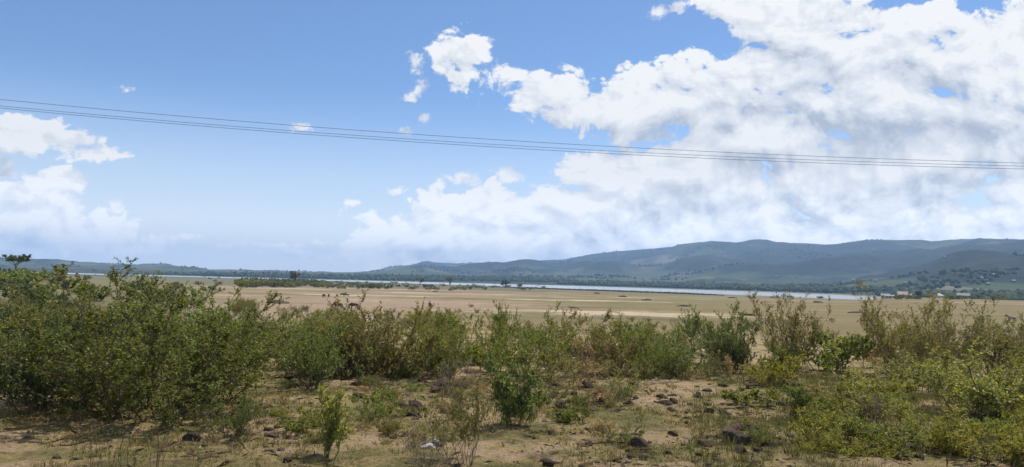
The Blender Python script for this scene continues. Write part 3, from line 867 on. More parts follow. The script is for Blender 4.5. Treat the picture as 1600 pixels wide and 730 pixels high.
zone(16, 0, 420, 640, 700, ['dry', 'olive', 'dry'], 0.12, 0.3, 'small withered plant on the grassy strip at lower left', 'small plants on the lower left strip', 'small_plant', 'plant', 1.0)
zone(20, 420, 800, 480, 520, ['olive', 'sparse', 'leafy'], 0.7, 1.2, 'thin shrub at the far edge of the middle thicket where the plain begins', 'shrubs at the far edge of the middle thicket')
zone(18, 900, 1320, 500, 530, ['dead', 'sparse', 'wispy', 'dry'], 0.6, 1.1, 'stalky brownish shrub at the far edge of the centre row', 'stalky shrubs at the far edge of the centre row')

# ================================================================ stones, litter, grass
import bmesh
def ico(sub):
    b = bmesh.new(); bmesh.ops.create_icosphere(b, subdivisions=sub, radius=1.0)
    v = np.array([x.co[:] for x in b.verts]); f = np.array([[x.index for x in p.verts] for p in b.faces]); b.free()
    return v, f
I1 = ico(1); I2 = ico(2); I3 = ico(3)
def noise3(v, s, seed):
    return (fbm(v[:, 0] * s + seed, v[:, 1] * s + 3.1, seed, 3) + fbm(v[:, 1] * s, v[:, 2] * s + seed * 1.7, seed + 5, 3) + fbm(v[:, 2] * s + 1.3, v[:, 0] * s, seed + 9, 3)) / 3

def rock_mesh(seed, rough=0.35, flat=0.7):
    g = np.random.default_rng(seed)
    v, f = I3
    v = v * (1 + rough * noise3(v, 1.3, seed)[:, None] * 1.6 + 0.9 * rough * noise3(v, 4.0, seed + 3)[:, None])
    for _ in range(16):                                  # broken faces
        n = unit(g.normal(size=3)); d = g.uniform(0.42, 0.85)
        k = v @ n
        v = v - np.clip(k - d, 0, None)[:, None] * n * 0.97
    v = v * (1 + 0.16 * noise3(v, 9.0, seed + 6)[:, None])
    v = v * np.array([1.0, g.uniform(0.55, 0.95), flat * g.uniform(0.8, 1.15)])
    return mesh_np('rock', v, f, [M_ROCK], False)

m_, t = material('lava_rock')
M_ROCK = m_
tc = t.new('ShaderNodeTexCoord').outputs['Object']
oi = t.new('ShaderNodeObjectInfo').outputs['Random']
n1 = t.noise(tc, 2.2, 6, 0.65); n2 = t.noise(tc, 9.0, 5, 0.7)
c = t.mix(t.lin(n1, 0.3, 0.7), (0.040, 0.031, 0.026), (0.120, 0.088, 0.066))
c = t.mix(t.ss(oi, 0.4, 1.0, 0, 0.65), c, (0.175, 0.115, 0.080))
c = t.mix(t.ss(n2, 0.56, 0.72, 0, 0.55), c, (0.20, 0.155, 0.115))
vo = t.new('ShaderNodeTexVoronoi', {'Scale': 7.0, 'Detail': 2.0}); t.l.new(tc, vo.inputs['Vector'])
bp = t.new('ShaderNodeBump', {'Strength': 0.9, 'Distance': 0.06})
t.l.new(t.math('ADD', n2, vo.outputs['Distance']), bp.inputs['Height'])
finish(t, bsdf(t, c, 0.95, 0.15, bp.outputs[0]))
ROCKS = [rock_mesh(k, 0.30 + 0.05 * (k % 3), 0.62 + 0.06 * (k % 4)) for k in range(8)]
_rc = [0]
def put_rock(px, py, wpx, label, group=None, name='rock', hs=1.0):
    x, y, r = on_ground(px, py)
    s = wpx / F_PX * r / 2
    me = ROCKS[_rc[0] % len(ROCKS)]; _rc[0] += 1
    o = link(name, me, None, (x, y, gz(x, y) + s * 0.10 * hs), (rng.uniform(-0.2, 0.2), rng.uniform(-0.2, 0.2), rng.uniform(0, 6.28)), (s, s, s * hs))
    return tag(o, label, 'rock', group)

for px, py, wd, lab, hs in [
    (445, 658, 30, 'blocky grey-brown rock on the sandy patch left of the upright leaf-wrapped bush', 1.0),
    (418, 676, 34, 'wide dark brown rock right of the small rounded bush', 0.8),
    (448, 686, 20, 'small dark pointed rock below the blocky rock', 1.1),
    (296, 690, 32, 'dark rock left of the small rounded bush', 1.1),
    (362, 724, 26, 'flat brown rock at the bottom edge below the small rounded bush', 0.8),
    (447, 726, 26, 'grey rock at the bottom edge left of the upright leaf-wrapped bush', 1.2),
    (648, 636, 32, 'dark rock at the left of the dead brush in the centre', 1.1),
    (690, 606, 46, 'largest dark boulder under the dead brush in the centre', 1.1),
    (720, 604, 34, 'dark boulder at the right of the dead brush', 1.1),
    (612, 668, 56, 'low spread of broken dark stone right of the low fresh green bush', 0.5),
    (560, 622, 30, 'brown rock behind the low fresh green bush', 0.9),
    (1002, 700, 34, 'square dark rock in the right centre foreground', 1.1),
    (1006, 716, 28, 'brown rock touching the near side of the square dark rock', 0.8),
    (857, 728, 34, 'flat-topped dark rock on the bottom edge right of centre', 1.0),
    (1150, 692, 60, 'big broken dark rubble block at right centre', 1.0),
    (1155, 708, 28, 'brown rock with a pale chip in front of the big rubble block', 1.1),
    (1190, 680, 40, 'reddish brown block on the right side of the big rubble block', 0.7),
    (1168, 672, 36, 'dark block behind the big rubble block', 0.8),
    (1131, 648, 24, 'upright dark rock above the rubble block', 1.3),
    (1106, 646, 18, 'small dark rock left of the upright dark rock', 1.2),
    (1228, 634, 44, 'long dark rock under the small leafy sapling', 0.7),
    (1172, 608, 28, 'rounded brown rock below the dark bush at the end of the centre row', 0.9),
    (1247, 604, 24, 'flat brown rock on the bare patch left of the yellow-green growth', 0.7),
    (920, 606, 30, 'rounded reddish rock below the centre row', 1.0),
    (940, 626, 20, 'dark rock beside the dark upright bush with the thick foot', 1.1),
    (1092, 622, 22, 'dark rock standing by the small orange-brown dry bush', 1.4),
    (1040, 632, 30, 'cluster-like jagged rock among the rubble right of the thick-footed bush', 0.8),
    (1400, 690, 40, 'reddish brown rock between weedy clumps at lower right', 0.8),
    (1440, 704, 30, 'low brown rock right of the reddish brown rock', 0.7),
    (1350, 714, 28, 'dark rock near the bottom edge at lower right', 0.8),
    (1520, 660, 48, 'dark brown ledge rock under the large yellow-green bush', 0.8),
    (1552, 668, 48, 'long brown ledge rock right of the dark ledge rock', 0.6),
    (1482, 708, 26, 'small brown rock on bare soil near the lower right corner', 0.8)]:
    put_rock(px, py, wd, lab, None, 'rock', hs)

STONES = []
def rock_zone(n, x0, x1, y0, y1, s0, s1, label, group):
    for _ in range(n):
        px = rng.uniform(x0, x1); py = rng.uniform(y0, y1)
        STONES.append((put_rock(px, py, s0 + (s1 - s0) * rng.random() ** 1.9, label, group, 'stone', rng.uniform(0.6, 1.1)), px, py))
rock_zone(112, 830, 1290, 594, 724, 8, 27, 'small dark stone strewn on the bare ground right of the drooping bush', 'small stones right of centre')
rock_zone(48, 400, 790, 590, 695, 8, 25, 'small dark stone strewn between the bushes left of the drooping bush', 'small stones left of centre')
rock_zone(24, 1290, 1600, 640, 726, 8, 22, 'small reddish stone among the weeds at lower right', 'small stones at lower right')
rock_zone(8, 20, 420, 660, 724, 5, 12, 'small stone on the grassy strip at lower left', 'small stones at lower left')

def heap(px, py, wd, n, s0, s1):
    for _ in range(n):
        x_ = px + rng.normal(0, wd * 0.33); y_ = py + rng.normal(0, wd * 0.13)
        STONES.append((put_rock(x_, y_, 1.2 * (s0 + (s1 - s0) * rng.random() ** 1.4), 'stone', 'stones of the rubble heaps', 'stone', rng.uniform(0.7, 1.25)), x_, y_))
for a in ((1165, 686, 85, 16, 10, 34), (1045, 640, 70, 10, 8, 26), (640, 640, 75, 10, 10, 28), (905, 628, 60, 9, 8, 24), (1004, 706, 45, 6, 8, 22), (1405, 702, 80, 11, 10, 30),
          (1540, 668, 65, 9, 10, 32), (608, 668, 60, 8, 8, 26), (420, 676, 55, 6, 8, 24), (700, 604, 80, 10, 12, 34)):
    heap(*a)

# loose chips and clods
def scatter_px(n, x0, x1, y0, y1, g):
    px = g.uniform(x0, x1, n); py = g.uniform(y0, y1, n)
    return px, py
g = np.random.default_rng(5)
n = 12000
az = g.uniform(R(-40), R(40), n); rr = 11 + 32 * g.random(n) ** 1.4
xx = np.sin(az) * rr; yy = np.cos(az) * rr
keep = (fbm(xx / 2.2, yy / 2.2, 61, 3) + 0.25 * np.clip(az / 0.4, -1, 1) * (az < 0.35)) > 0.06
xx, yy = xx[keep], yy[keep]
zz = ground_z(xx, yy)
v0, f0 = ico(1)
sz = 0.012 + 0.065 * g.random(len(xx)) ** 3.2
jit = 1 + 0.33 * g.normal(size=(len(xx), len(v0), 1))
vv = v0[None] * jit * sz[:, None, None] * np.array([1, 1, 0.7]) + np.stack([xx, yy, zz], -1)[:, None, :]
ff = f0[None] + (np.arange(len(xx)) * len(v0))[:, None, None]
tag(link('gravel', mesh_np('gravel', vv.reshape(-1, 3), ff.reshape(-1, 3), [M_ROCK])), kind='stuff')

# fallen leaves and bits of twig
n = 9000
az = g.uniform(R(-40), R(40), n); rr = 10.5 + 26 * g.random(n) ** 1.3
xx = np.sin(az) * rr; yy = np.cos(az) * rr
k_ = fbm(xx / 1.8, yy / 1.8, 67, 3) > -0.1
xx, yy = xx[k_], yy[k_]
pp = np.stack([xx, yy, ground_z(xx, yy) + 0.018], -1)
ax_ = unit(g.normal(size=pp.shape) * np.array([1, 1, 0.25])); nn_ = unit(np.array([0, 0, 1.0]) + 0.4 * g.normal(size=pp.shape))
tw_ = g.random(len(pp)) < 0.35
vl, fl = leaf_mesh(pp, ax_, nn_, np.where(tw_, g.uniform(0.10, 0.32, len(pp)), g.uniform(0.04, 0.09, len(pp))), np.where(tw_, 0.010, 0.035))
tag(link('leaf_litter', mesh_np('leaf_litter', vl, fl, [leaf_mat('leaf_litter', [(0.0, (0.05, 0.036, 0.026)), (0.5, (0.12, 0.085, 0.055)), (0.8, (0.20, 0.155, 0.10)), (1.0, (0.32, 0.26, 0.18))], 0.1, 0.8, 0.15)])), kind='stuff')

# grass: short dry and green blades in tufts
def grass_patch(n, amin, amax, rmin, rmax, h0, h1, blades, seed, dens, spread=0.06, wid=0.0060):
    g = np.random.default_rng(seed)
    az = g.uniform(R(amin), R(amax), n); rr = np.sqrt(g.random(n) * (rmax ** 2 - rmin ** 2) + rmin ** 2)
    x = np.sin(az) * rr; y = np.cos(az) * rr
    k = fbm(x / 3.0, y / 3.0, 23, 4) > dens + 0.25 * (g.random(n) - 0.5)
    x, y = x[k], y[k]; m = len(x)
    th = g.uniform(0, 2 * np.pi, (m, blades)); rad = spread * np.sqrt(g.random((m, blades)))
    bx = x[:, None] + np.cos(th) * rad; by = y[:, None] + np.sin(th) * rad
    bz = np.repeat(ground_z(x, y)[:, None], blades, 1) - 0.012
    h = g.uniform(h0, h1, (m, 1)) * g.uniform(0.5, 1.1, (m, blades))
    out = g.uniform(0.1, 0.9, (m, blades)) * h
    th2 = th + g.normal(0, 0.5, th.shape)
    tip = np.stack([bx + np.cos(th2) * out, by + np.sin(th2) * out, bz + h], -1)
    mid = np.stack([bx + np.cos(th2) * out * 0.3, by + np.sin(th2) * out * 0.3, bz + h * 0.6], -1)
    pa = g.uniform(0, np.pi, (m, blades)); w_ = wid * g.uniform(0.7, 1.5, (m, blades))
    sx = np.stack([np.cos(pa) * w_, np.sin(pa) * w_, pa * 0], -1)
    b0 = np.stack([bx, by, bz], -1)
    v = np.stack([b0 - sx, b0 + sx, mid + sx * 0.8, mid - sx * 0.8, tip], 2).reshape(-1, 3)
    o = np.arange(m * blades)[:, None] * 5
    f = np.concatenate([o + np.array([[0, 1, 2]]), o + np.array([[0, 2, 3]]), o + np.array([[3, 2, 4]])], 1).reshape(-1, 3)
    return v, f
M_STRAW = leaf_mat('dry_grass', [(0.0, (0.15, 0.115, 0.045)), (0.5, (0.27, 0.215, 0.095)), (0.8, (0.20, 0.185, 0.065)), (1.0, (0.36, 0.30, 0.16))], 0.25, 0.7, 0.2)
M_GRASS = leaf_mat('green_grass', [(0.0, (0.08, 0.09, 0.024)), (0.5, (0.14, 0.14, 0.040)), (0.85, (0.20, 0.185, 0.06)), (1.0, (0.30, 0.25, 0.12))], 0.3, 0.7, 0.2)
va, fa = grass_patch(30000, -40, 40, 9.5, 34, 0.04, 0.13, 6, 11, -0.12)
tag(link('dry_grass', mesh_np('dry_grass', va, fa, [M_STRAW])), kind='stuff')
va, fa = grass_patch(15000, -40, 40, 9.5, 36, 0.04, 0.13, 6, 12, -0.12)
tag(link('green_grass', mesh_np('green_grass', va, fa, [M_GRASS])), kind='stuff')
va, fa = grass_patch(3600, 14, 40, 10, 30, 0.10, 0.30, 9, 13, -0.15, 0.12, 0.006)
tag(link('tall_weedy_grass', mesh_np('tall_weedy_grass', va, fa, [M_GRASS])), kind='stuff')

# white rag with a dark bundle, thrown away by the roadside
x, y, r = on_ground(678, 700)
root = tag(link('litter', None, None, (x, y, gz(x, y)), (0, 0, 0.4)), 'crumpled white rag with a dark bundle lying beside the tall sparse bush', 'litter')
root.empty_display_size = 0.1
M_RAG = flat_mat('white_cloth', (0.36, 0.33, 0.31), 0.8, 0.3, 0.2, 9)
M_DARKRAG = flat_mat('dark_cloth', (0.07, 0.06, 0.07), 0.8, 0.3, 0.3, 9)
def crumple(seed, s, amp):
    v, f = I3
    w_ = v * (1 + amp * noise3(v, 2.2, seed)[:, None] * 2 + amp * 0.7 * noise3(v, 5.0, seed + 2)[:, None]) * np.array(s)
    w_[:, 2] = np.maximum(w_[:, 2], -s[2] * 0.4)
    return w_, f
for nm, mt, sd_, s_, off in (('cloth', M_RAG, 3, (0.13, 0.07, 0.05), (-0.10, -0.03, 0.015)), ('bundle', M_DARKRAG, 8, (0.085, 0.08, 0.085), (0.06, 0.04, 0.05)), ('cloth', M_RAG, 12, (0.05, 0.04, 0.03), (0.04, 0.02, 0.11)), ('scrap', M_RAG, 15, (0.06, 0.05, 0.02), (-0.02, -0.12, 0.005)), ('scrap', M_DARKRAG, 17, (0.05, 0.04, 0.03), (-0.05, 0.03, 0.05))):
    vv, ff = crumple(sd_, s_, 0.85)
    link(nm, mesh_np(nm, vv, ff, [mt]), root, off)

# ================================================================ far growth
# low far shrubs: leaf clumps on short stems
def far_bush(seed, leafm):
    sv, sf, lv, lf = grow(seed, H=1.6, lean=1.0, base=0.5, stems=9, n1=5, n2=2, leaves=6, ll=0.26, lw=0.6, t0=0.1, r0=0.03, leaf_up=0.1)
    return (mesh_np('stem', sv, sf, [M_BARK], True), mesh_np('foliage', lv, lf, [leafm]))
FAR = [far_bush(900 + k, M_LEAF[('dark', 'green', 'olive', 'dark')[k]]) for k in range(4)]
def put_far(x, y, h, wd, label, group, k=None, name='shore_shrub'):
    ms, ml = FAR[int(rng.integers(4)) if k is None else k]
    o = tag(link(name, None, None, (x, y, gz(x, y) - 0.1), (0, 0, rng.uniform(0, 6.28)), (wd / 2.8, wd / 2.8, h / 1.5)), label, 'shrub', group)
    link('stem', ms, o); link('foliage', ml, o)['kind'] = 'stuff'
    return o
FARB = []
def far_zone(n, x0, x1, y0, y1, h0, h1, label, group, wk=2.0, ks=None):
    for _ in range(n):
        px = rng.uniform(x0, x1); py = rng.uniform(y0, y1) + (px - x0) * 0.0
        x, y, r = on_ground(px, py)
        if r > 2300: continue
        h = rng.uniform(h0, h1)
        FARB.append((put_far(x, y, h, h * wk * rng.uniform(0.8, 1.6), label, group, None if ks is None else ks[rng.integers(len(ks))]), px, py))
far_zone(90, 378, 505, 439, 450, 2.5, 4.6, 'dark scrub bush of the belt before the lake, around the lone tree left of centre', 'belt of scrub round the lone lakeside tree')
far_zone(75, 505, 640, 441, 452, 1.6, 3.0, 'low dark scrub bush along the lake shore left of centre', 'scrub along the lake shore left of centre')
far_zone(80, 640, 860, 445, 453.5, 1.2, 3.0, 'low dark scrub bush along the lake shore in the middle', 'scrub along the lake shore in the middle')
far_zone(40, -20, 350, 421, 446, 1.8, 3.2, 'hazy shrub on the low scrubby rise at far left', 'scrub on the low rise at far left')
far_zone(26, -20, 330, 446, 482, 1.4, 2.4, 'shrub on the slope below the scrubby rise at far left', 'scrub below the low rise at far left')
far_zone(16, 1205, 1310, 463, 468, 1.2, 2.4, 'low bush in the dark clump by the right end of the lake', 'bushes at the right end of the lake', 2.2)
far_zone(34, 1390, 1620, 463, 468.5, 1.3, 2.6, 'low bush of the belt behind the plain near the far buildings', 'bushes near the far buildings', 2.2)
far_zone(16, 1510, 1610, 460, 466, 2.2, 3.6, 'round olive bush in the raised growth right of the long white roof', 'bushes right of the long white roof', 1.8, [2, 1])

# dark bank of reeds and silt where the plain ends at the water
gs = np.random.default_rng(44)
px_ = np.linspace(775, 1130, 1500)
rs_ = np.interp(px_, [775, 870, 1000, 1130], [1080, 960, 860, 780]) + gs.normal(0, 6, 1500)
d_ = np.array([at_range(p, q) for p, q in zip(px_, rs_)])
zb = ground_z(d_[:, 0], d_[:, 1])
v0, f0 = I1
sc_ = np.stack([gs.uniform(1.2, 3.0, 1500), gs.uniform(1.2, 3.0, 1500), gs.uniform(0.5, 1.5, 1500) * np.interp(px_, [775, 830, 1080, 1130], [0.5, 1, 1, 0.3])], -1)
vv = v0[None] * (1 + 0.25 * gs.normal(size=(1500, len(v0), 1))) * sc_[:, None, :] + np.stack([d_[:, 0], d_[:, 1], zb + 0.3], -1)[:, None, :]
ff = f0[None] + (np.arange(1500) * len(v0))[:, None, None]
M_REED = flat_mat('dark_reed', (0.06, 0.052, 0.035), 0.95, 0.1, 0.4, 0.4)
tag(link('reed_bank', mesh_np('reed_bank', vv.reshape(-1, 3), ff.reshape(-1, 3), [M_REED])), kind='stuff')

# dark mounds on the plain
M_MOUND = flat_mat('dark_mound_earth', (0.075, 0.062, 0.045), 0.95, 0.1, 0.4, 1.5)
def mound(px, py, wpx, hpx, label):
    x, y, r = on_ground(px, py)
    wv, hv_ = wpx / F_PX * r / 2, hpx / F_PX * r
    v, f = I3
    v = v * (1 + 0.55 * noise3(v, 2.4, int(px))[:, None] * 1.5) * np.array([wv, wv * 0.6, hv_])
    v = v[:, :] * 1.0
    o = tag(link('earth_mound', mesh_np('earth_mound', v, f, [M_MOUND]), None, (x, y, gz(x, y) - hv_ * 0.08)), label, 'mound', 'dark mounds on the plain')
for a in [(433, 474, 34, 5, 'largest dark mound on the plain, left of the grazing cattle'), (680, 456, 8, 2, 'small dark mound left of centre near the lake shore'),
          (704, 454, 9, 2.4, 'small rounded dark mound beside the lake scrub, middle'), (933, 459, 10, 2, 'thin dark mound just below the dark reed bank'),
          (973, 464, 14, 2.4, 'dark mound on the plain below the middle of the reed bank'), (1011, 469.5, 16, 2.4, 'dark mound beside the pale track across the plain'),
          (1068, 479, 20, 2.6, 'flat dark mound by the right part of the pale track'), (897, 482, 16, 2.6, 'flat dark mound left of centre of the pale track'),
          (1145, 466, 14, 2.4, 'grassy dark mound below the right end of the lake'), (1165, 493, 26, 3, 'dark mound behind the tall clump of the centre row'),
          (1278, 473, 14, 2.4, 'small mound right of the tall airy bush'), (1340, 489, 34, 2.2, 'long low dark mound on the plain before the tan bushes'),
          (1545, 495, 6, 1.6, 'small dark hump left of the grey donkey'), (1534, 501, 8, 3.4, 'little leafy hump left of the grey donkey')]:
    mound(*a)

# ---------------------------------------------------------------- lone trees
def tree_meshes(seed, H, crown_w, flat, leaf=0.35, n_lead=5, leaves=14):
    g = np.random.default_rng(seed)
    K = 7
    ks = np.linspace(0, 1, K)
    th = H * (0.42 if flat else 0.3)
    trunk = np.zeros((2, K, 3)); trunk[:, :, 2] = ks * th - 0.2
    trunk[0, :, 0] = -0.04 * H * ks ** 1.5; trunk[1, :, 0] = 0.13 * H * ks ** 1.3
    limbs = []
    for i in range(n_lead * 2):
        base_ = trunk[i % 2, int(g.integers(3, K))]
        a = g.uniform(0, 6.28); rr_ = crown_w / 2 * np.sqrt(g.uniform(0.15, 1.0))
        endz = H * (g.uniform(0.80, 0.95) if flat else g.uniform(0.5, 0.95))
        end = np.array([np.cos(a) * rr_, np.sin(a) * rr_, endz])
        l_ = base_ + (end - base_) * ks[:, None]
        l_[:, 2] += np.sin(ks * np.pi) * (H * 0.05 if not flat else -H * 0.05)
        limbs.append(l_ + np.cumsum(g.normal(0, 0.006 * H, (K, 3)), 0) * ks[:, None])
    limbs = np.array(limbs)
    s1 = side_shoots(g, limbs, 7, 0.45, crown_w * (0.26), 0.0 if flat else 0.3, 0.8, 4)
    if flat: s1[..., 2] = np.clip(s1[..., 2], H * 0.62, H * 1.0)
    s2 = side_shoots(g, s1, 4, 0.3, crown_w * 0.11, 0.15, 0.8, 3)
    tv, tf = tubes(trunk, 0.035 * H * (1 - 0.5 * ks)[None] * np.ones((2, 1)), 7)
    bv = []; bf = []; off = 0
    for l_, r_ in ((limbs, 0.017 * H), (s1, 0.006 * H)):
        v, f = tubes(l_, r_ * np.linspace(1, 0.35, l_.shape[1])[None] * np.ones((len(l_), 1)), 4)
        bv.append(v); bf.append(f + off); off += len(v)
    P_ = []
    for c in (s1, s2):
        t_ = g.random((len(c), leaves)); x_ = t_ * (c.shape[1] - 1); i_ = np.minimum(x_.astype(int), c.shape[1] - 2)
        rows = np.arange(len(c))[:, None]
        P_.append((c[rows, i_] + (c[rows, i_ + 1] - c[rows, i_]) * (x_ - i_)[..., None]).reshape(-1, 3))
    P_ = np.vstack(P_); P_ = P_ + g.normal(0, 0.02 * H, P_.shape) * np.array([1, 1, 0.5])
    ax = unit(g.normal(size=P_.shape) * np.array([1, 1, 0.5])); nr = unit(np.array([0, 0, 1.]) + g.normal(size=P_.shape) * 0.6)
    lv, lf = leaf_mesh(P_, ax, nr, leaf * g.uniform(0.6, 1.3, len(P_)), leaf * 0.6 * g.uniform(0.7, 1.2, len(P_)))
    return (tv, tf), (np.vstack(bv), np.vstack(bf)), (lv, lf)
def put_tree(px, base_py, top, wpx, r, flat, label, seed, leafm, name='acacia_tree', leaf=0.4, base=None):
    x, y = at_range(px, r)
    H = (base_py - top) / F_PX * r; cw = wpx / F_PX * r
    a, b, c = tree_meshes(seed, H, cw, flat, leaf)
    d = pdir(px, base_py); zt = CAMZ + d.z / math.hypot(d.x, d.y) * r
    zg = gz(x, y)
    o = tag(link(name, None, None, (x, y, zg)), label, 'tree')
    if zt > zg + 0.3:                                    # trunk hidden by scrub: lengthen it to the soil
        k = (zt - zg)
        a[0][:, 2] = np.where(a[0][:, 2] < 0, -k - 0.2, a[0][:, 2])
        for q in (a[0], b[0], c[0]): q[:, 2] += k
    link('trunk', mesh_np('trunk', a[0], a[1], [M_BARK], True), o)
    link('limbs', mesh_np('limbs', b[0], b[1], [M_BARK], True), o)
    link('crown', mesh_np('crown', c[0], c[1], [leafm]), o)['kind'] = 'stuff'
put_tree(23, 422, 402, 33, 345, True, 'flat-topped acacia on the scrubby rise at the far left edge', 3, M_LEAF['dark'], leaf=0.5)
put_tree(462, 445, 424, 17, 560, False, 'lone tree with a ragged crown rising from the dark scrub belt by the lake', 21, M_LEAF['olive'], 'lakeside_tree', 0.55)
put_tree(656, 445, 434, 15, 980, False, 'rounded tree on the lake shore, left of its bare-crowned neighbour', 8, M_LEAF['green'], 'lakeside_tree', 0.9)
put_tree(703, 447, 432, 16, 980, True, 'thin tree with an open vase-like crown on the lake shore', 9, M_LEAF['olive'], 'lakeside_tree', 0.6)
put_tree(790, 452, 440, 17, 900, False, 'bushy dark tree on the lake shore at the left end of the reed bank', 11, M_LEAF['dark'], 'lakeside_tree', 0.9)
put_tree(812, 451, 443, 8, 920, False, 'small shore tree just right of the bushy dark tree', 12, M_LEAF['green'], 'lakeside_tree', 0.8)

# ---------------------------------------------------------------- woods across the lake, read as one mass
gs = np.random.default_rng(91)
cand = 60000
ii = gs.integers(0, 900, cand); jj = (gs.random(cand) ** 1.3 * (NT_ / 1.25 * 1.02)).astype(int).clip(2, NT_ - 30)
xw, yw, zw = Xh[ii, jj], Yh[ii, jj], Zh[ii, jj]
s_ = jj / (NT_ / 1.25)
den = fbm(xw / 420, yw / 300, 71, 4) + np.where(s_ < 0.14, 0.22, 0) + np.where(s_ > 0.30, -0.20, -0.02)
keep = (den > 0.13) & (zw > LAKE_Z + 1.0) & (np.abs(hz_az[ii]) < R(41))
sel = np.nonzero(keep)[0][:9500]
xw, yw, zw, s_ = xw[sel], yw[sel], zw[sel], s_[sel]
xw = xw + gs.uniform(-9, 9, len(sel)); yw = yw + gs.uniform(-9, 9, len(sel))
v0, f0 = I1
sz = gs.uniform(2.6, 5.5, len(sel)) * (1 + 0.4 * s_)
hh_ = sz * gs.uniform(0.7, 1.3, len(sel))
vv = v0[None] * (1 + 0.22 * gs.normal(size=(len(sel), len(v0), 1))) * np.stack([sz, sz, hh_], -1)[:, None, :] + np.stack([xw, yw, zw + hh_ * 0.55], -1)[:, None, :]
ff = f0[None] + (np.arange(len(sel)) * len(v0))[:, None, None]
wm, t = material('far_woodland')
rp = t.new('ShaderNodeNewGeometry').outputs['Random Per Island']
finish(t, bsdf(t, t.ramp(rp, [(0.0, (0.020, 0.032, 0.014)), (0.6, (0.04, 0.058, 0.022)), (1.0, (0.075, 0.09, 0.035))]), 0.95, 0.1))
tag(link('woodland', mesh_np('woodland', vv.reshape(-1, 3), ff.reshape(-1, 3), [wm])), kind='stuff')

# ================================================================ buildings
M_WALL = flat_mat('pale_plaster', (0.42, 0.40, 0.36), 0.85, 0.2, 0.15, 0.7)
M_ROOF = flat_mat('weathered_white_sheet_roof', (0.25, 0.25, 0.24), 0.9, 0.1, 0.12, 0.8)
M_SHADEWALL = flat_mat('shaded_brown_wall', (0.13, 0.10, 0.075), 0.9, 0.2, 0.25, 0.8)  # shade beneath the far roofs, put into a dark wall colour
M_RUST = flat_mat('rusty_sheet_roof', (0.30, 0.22, 0.17), 0.7, 0.3, 0.25, 0.8)
M_DARKWOOD = flat_mat('dark_timber', (0.045, 0.038, 0.032), 0.9, 0.2, 0.3, 0.9)
M_PANE = flat_mat('dark_window', (0.03, 0.03, 0.035), 0.3, 0.5, 0.2, 1)
M_CANVAS = flat_mat('white_canvas', (0.42, 0.41, 0.39), 0.8, 0.2, 0.1, 1)
def box(x0, x1, y0, y1, z0, z1):
    v = [(x, y, z) for x in (x0, x1) for y in (y0, y1) for z in (z0, z1)]
    return v, [(0, 1, 3, 2), (4, 6, 7, 5), (0, 4, 5, 1), (2, 3, 7, 6), (0, 2, 6, 4), (1, 5, 7, 3)]
def boxes(name, mat, parent, bl):
    v = []; f = []
    for b in bl:
        bv, bf = box(*b); f += [tuple(i + len(v) for i in q) for q in bf]; v += bv
    return link(name, mesh_np(name, np.array(v), f, [mat]), parent)
def gable_roof(w_, d, z, rise, over=0.5, th=0.12):
    a = w_ / 2 + over; b = d / 2 + over
    dz = rise * over / (d / 2)
    v = [(-a, -b, z - dz), (a, -b, z - dz), (a, 0, z + rise), (-a, 0, z + rise), (-a, b, z - dz), (a, b, z - dz)]
    v += [(x, y, q + th) for x, y, q in v]
    f = [(0, 3, 2, 1), (3, 4, 5, 2), (6, 7, 8, 9), (9, 8, 11, 10), (0, 1, 7, 6), (4, 10, 11, 5), (0, 6, 9, 3), (3, 9, 10, 4), (1, 2, 8, 7), (2, 5, 11, 8)]
    return np.array(v), f
def house(loc, rz, w_, d, h, rise, label, roofm=None, wallm=None, group=None, name='house', detail=True):
    o = tag(link(name, None, None, loc, (0, 0, rz)), label, 'house', group)
    v, f = box(-w_ / 2, w_ / 2, -d / 2, d / 2, -2.0, h)
    n = len(v); v = v + [(-w_ / 2, 0, h + rise - 0.05), (w_ / 2, 0, h + rise - 0.05)]
    f = f + [(0 + 1, 3, n), (5, n + 1, 7)]
    link('wall', mesh_np('wall', np.array(v), f, [wallm or M_WALL]), o)
    rv, rf = gable_roof(w_, d, h, rise)
    link('roof', mesh_np('roof', rv, rf, [roofm or M_ROOF]), o)
    if detail:
        boxes('door', M_DARKWOOD, o, [(-0.5, 0.5, -d / 2 - 0.06, -d / 2 + 0.02, 0, min(2.1, h - 0.2))])
        for wx in (-w_ * 0.3, w_ * 0.3):
            boxes('window', M_PANE, o, [(wx - 0.7, wx + 0.7, -d / 2 - 0.05, -d / 2 + 0.02, h * 0.38, h * 0.78)])
    return o
def on_plain(px, r):
    x, y = at_range(px, r)
    return (x, y, gz(x, y))
def up_to(px, r, py):
    """ground point, and the height above it that shows at row py"""
    x, y, z = on_plain(px, r)
    d = pdir(px, py)
    return (x, y, z), CAMZ + d.z / math.hypot(d.x, d.y) * r - z
L0, hh0 = up_to(1383, 640, 459.0)
house(L0, -0.35, 5.5, 5, max(1.9, hh0 - 1.2), 1.2, 'pale low shed with a white roof, leftmost of the far buildings')
L0, hh0 = up_to(1390, 600, 462.5)
house(L0, -0.30, 7, 4.0, max(1.8, hh0 - 0.8), 0.8, 'long low shed with a bright roof edge in front of the leftmost far shed')
L0, hh0 = up_to(1410, 620, 457.5)
house(L0, -0.45, 6, 5, max(2.4, hh0 - 2.0), 2.0, 'brown-roofed building behind the topmost sprig of the tall tan bush', M_RUST)
L0, hh0 = up_to(1418, 600, 462)
house(L0, -0.2, 4, 3.5, max(1.8, hh0 - 0.7), 0.7, 'small lean shed at the foot of the brown-roofed building', M_ROOF)
L0, hh0 = up_to(1505, 640, 458.3)
house(L0, -0.55, 7.5, 5, max(2.2, hh0 - 1.5), 1.5, 'long house with a bright white roof, rightmost of the far buildings', None, M_SHADEWALL)
